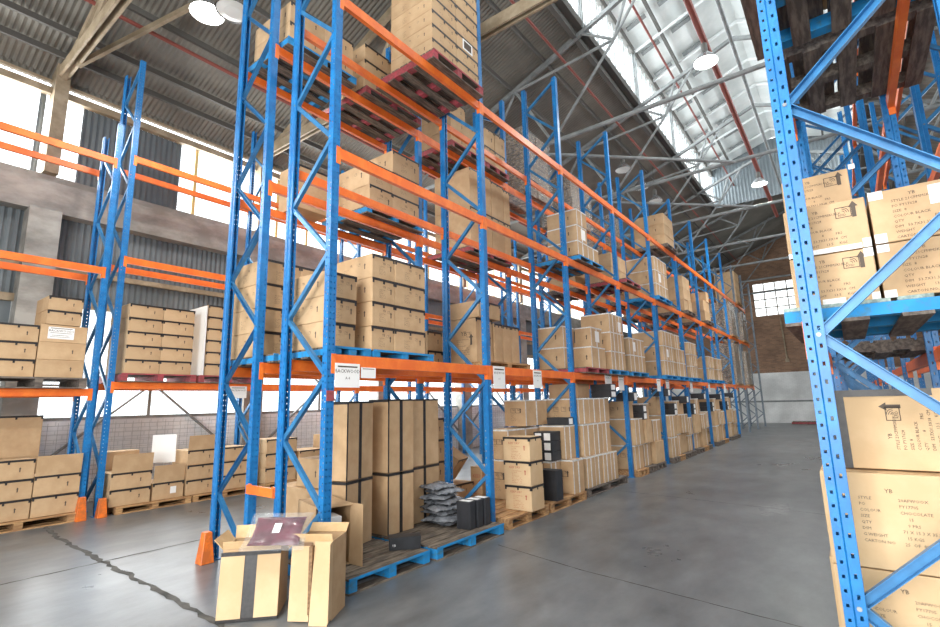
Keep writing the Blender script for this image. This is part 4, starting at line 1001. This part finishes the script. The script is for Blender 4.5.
for o, pts in ((L1[2], [(-.185, .0, .33, .028), (.15, .0, .035, .05)]), (L1[0], [(.145, .232, .04, .045), (.15, .0, .035, .04), (-.06, .0, .1, .03)]), (L1[3], [(-.22, .235, .06, .046), (-.22, 0, .05, .05)]), (L1[1], [(-.22, .24, .05, .04), (-.22, 0, .05, .04)]), (L1[4], [(.17, .24, .03, .03)])):
    for x, z, w, hh in pts: obj('tape_patch', MB().box(x, x+w, -.2605, -.2583, max(0.001, z), z+hh), WTAPE, o)
# ground level cartons of the right rack
pallet('dark', DX-.06, DX+1.0, .14, 1.3, 0, 'dark pallet on the floor under the right-hand rack', .14)
g = 'large cartons at the foot of the right-hand rack'
for l, (a, b) in enumerate(((.145, .375), (.378, .835), (.838, 1.295))):
    nm = ['bottom', 'middle', 'upper'][l]
    o = carton('large pale carton at the right rack foot, %s one' % nm, 3.83, 4.78, .22, .85, a, b, 'plain', 'choc' if l else None, ('-y',), g, m=CARDPALE)
o = carton('pale carton projecting behind the right upright, upper', 3.79, 4.4, .9, 1.28, .838, 1.2, 'black', None, (), g, m=CARDPALE)
o = carton('pale carton projecting behind the right upright, lower', 3.78, 4.4, .9, 1.28, .2, .7, 'black', None, (), g, m=CARDPALE)
o = carton('tall pale carton turned sideways on top, right rack foot', 3.93, 4.75, .34, .82, 1.3, 1.71, 'plain', None, (), g, m=CARDPALE)
obj('black_tape', MB().prism([(-.41, 0), (-.36, 0), (-.36, .372), (.0, .372), (.0, .4075), (-.41, .4075)], -.243, -.2385), BTAPE, o)
pm = print_mesh('ship', .5, .42)
link('printed_text', pm, o, (-.09, -.2395, .2), (PI/2, -PI/2, 0)).scale = (.66, .66, .66)
# top pallet of the right rack, seen from below
pallet('bluedark', DX-.12, DX+1.0, .16, 1.32, 4.402, 'dark pallet with blue bearers overhead on the right-hand rack', .14)
grid('overhead pallet of the right-hand rack', DX-.05, DX+.95, .22, [.5, .5], 4.545, .3, 2, 'plain', None, (), 'cartons on the overhead pallet', seed=120)
pallet('dark', DX-.1, DX+1.0, 3.0, 4.2, 2.062, 'dark pallet on the second bay of the right-hand rack', .12)
pallet('dark', DX-.05, DX+1.0, 1.45, 2.6, 4.402, 'second dark pallet overhead on the right-hand rack', .14)
XE = XD+DEP*2+.5
pallet('red', XE-.95, XE+.1, .5, 1.7, 4.402, 'red pallet high on the rack beyond the right-hand rack', .14)
grid('high red pallet beyond the right-hand rack', XE-.9, XE+.05, .55, [.5, .5], 4.545, .4, 3, 'plain', None, (), 'cartons beyond the right-hand rack', seed=121)
pallet('dark', XE-.95, XE+.1, 3.0, 4.2, 2.172, 'dark pallet on the lowest shelf beyond the right-hand rack', .12)
grid('lowest shelf beyond the right-hand rack', XE-.9, XE+.05, 3.05, [.5, .5], 2.295, .4, 2, 'plain', None, (), 'cartons beyond the right-hand rack', seed=122)
# ------------------------------------------------------------------ signs on the beams
def sign(label, x, y, z, w, h, lines, rz=PI/2, size=.05, holder=True):
    t = thing('location_sign', label, 'sign', (x, y, z), 0, 'white location signs on the beams')
    obj('sign_card', MB().box(-w/2, w/2, -h, 0, -.002, .002, Matrix.Rotation(rz, 4, 'Z') @ Matrix.Rotation(PI/2, 4, 'X')), PAPER, t)
    R_ = Matrix.Rotation(rz, 4, 'Z') @ Matrix.Rotation(PI/2, 4, 'X')
    for i, (txt, s, dz) in enumerate(lines):
        me = text_mesh([txt], s, INK, align='CENTER'); me.transform(R_ @ Matrix.Translation((0, -dz, .003))); link('lettering', me, t)
    obj('header_bar', MB().box(-w*.4, w*.4, -h*.17, -h*.11, .002, .003, R_), INK, t)
    return t
sign('big white location sign hanging under the beam at the corner upright', .0095, .2, 2.11, .31, .24, [('BACKWOOD', .052, .095), ('A 4', .04, .16)])
sign('blank white card hanging to the right of the big sign', .0025, .48, 2.08, .2, .11, [])
sign('white location sign at the second upright', .0025, 2.95, 2.2, .3, .32, [('BACKWOOD', .045, .11), ('A 3', .035, .19)])
sign('white location sign in the middle of the second bay beam', .0025, 4.06, 2.18, .27, .28, [('BACKWOOD', .042, .1), ('A 3', .03, .17)])
sign('white location sign near the fourth upright, left of two', .0025, 7.05, 2.24, .36, .34, [('BACKWOOD', .05, .12)])
sign('white location sign near the fourth upright, right of two', .0025, 7.78, 2.22, .32, .34, [('BACKWOOD', .045, .12)])
for i, y in enumerate((10.5, 11.3, 13.9, 16.4, 19.2)): sign('small white location sign far down the lowest beam, %s one' % ORD[i], .0025, y, 2.19, .3, .32, [('A', .05, .2)])
sign('white location sign on the far side of the corner frame', XC+.0025, 2.34, 2.14, .36, .24, [('BACKWOOD', .055, .1)])
tag(obj('safety_sticker', MB().box(-.005, .0, -.045, .045, 0, .1).box(-.004, .0006, -.03, .03, .03, .07), PRED), 'red and white safety sticker on the corner upright below the sign', 'sticker').location = (.007, 0, 1.74)
# ------------------------------------------------------------------ lamps
def high_bay(label, x, y, z, lit, top, power=120):
    t = thing('high_bay_lamp', label, 'lamp', (x, y, z), 0, 'high bay lamps')
    obj('shade', MB().lathe([(.27, 0), (.265, .02), (.2, .13), (.1, .24), (.06, .27), (.0, .27)], (0, 0, 0), 24), SHADE, t)
    obj('lens', MB().lathe([(.0, -.015), (.14, -.012), (.255, .012)], (0, 0, 0), 24), LIT if lit else LENSOFF, t)
    obj('ballast', MB().tube((0, 0, .27), (0, 0, .48), .075, .075, 12), DARKST, t)
    obj('hanger', MB().tube((0, 0, .48), (0, 0, top-z), .008, n=6), DARKST, t)
    if lit:
        d = bpy.data.lights.new('lamp_glow', 'SPOT'); d.energy = power; d.spot_size = 2.4; d.spot_blend = .5; d.shadow_soft_size = .2; d.color = (1, .97, .9)
        l = bpy.data.objects.new('lamp_glow', d); COL.objects.link(l); l.parent = t; l.location = (0, 0, -.05)
    return t
high_bay('lit high bay lamp at the upper left near the corner frame', -3.9, .25, 8.3, True, roof(-3.9)-.1, 900)
high_bay('unlit silver high bay lamp beside the lit one at upper left', -3.35, .42, 8.15, False, roof(-3.35)-.1)
high_bay('lit high bay lamp under the lantern, nearer one', 2.25, 8.85, 9.5, True, 10.078, 900)
high_bay('lit high bay lamp under the lantern, farther one', 2.25, 17.6, 9.5, True, 10.078, 2200)
high_bay('lit high bay lamp overhead behind the camera', 2.25, -4.2, 8.6, True, 10.078, 1700)
for i, (x, y, z) in enumerate(((-1.22, 12.8, 9.35), (-1.2, 14.6, 9.35), (-1.2, 16.3, 9.35))):
    high_bay('unlit grey lamp hanging below the dark slope, %s of three' % ['nearest', 'middle', 'farthest'][i], x, y, z, False, roof(x)-.1)
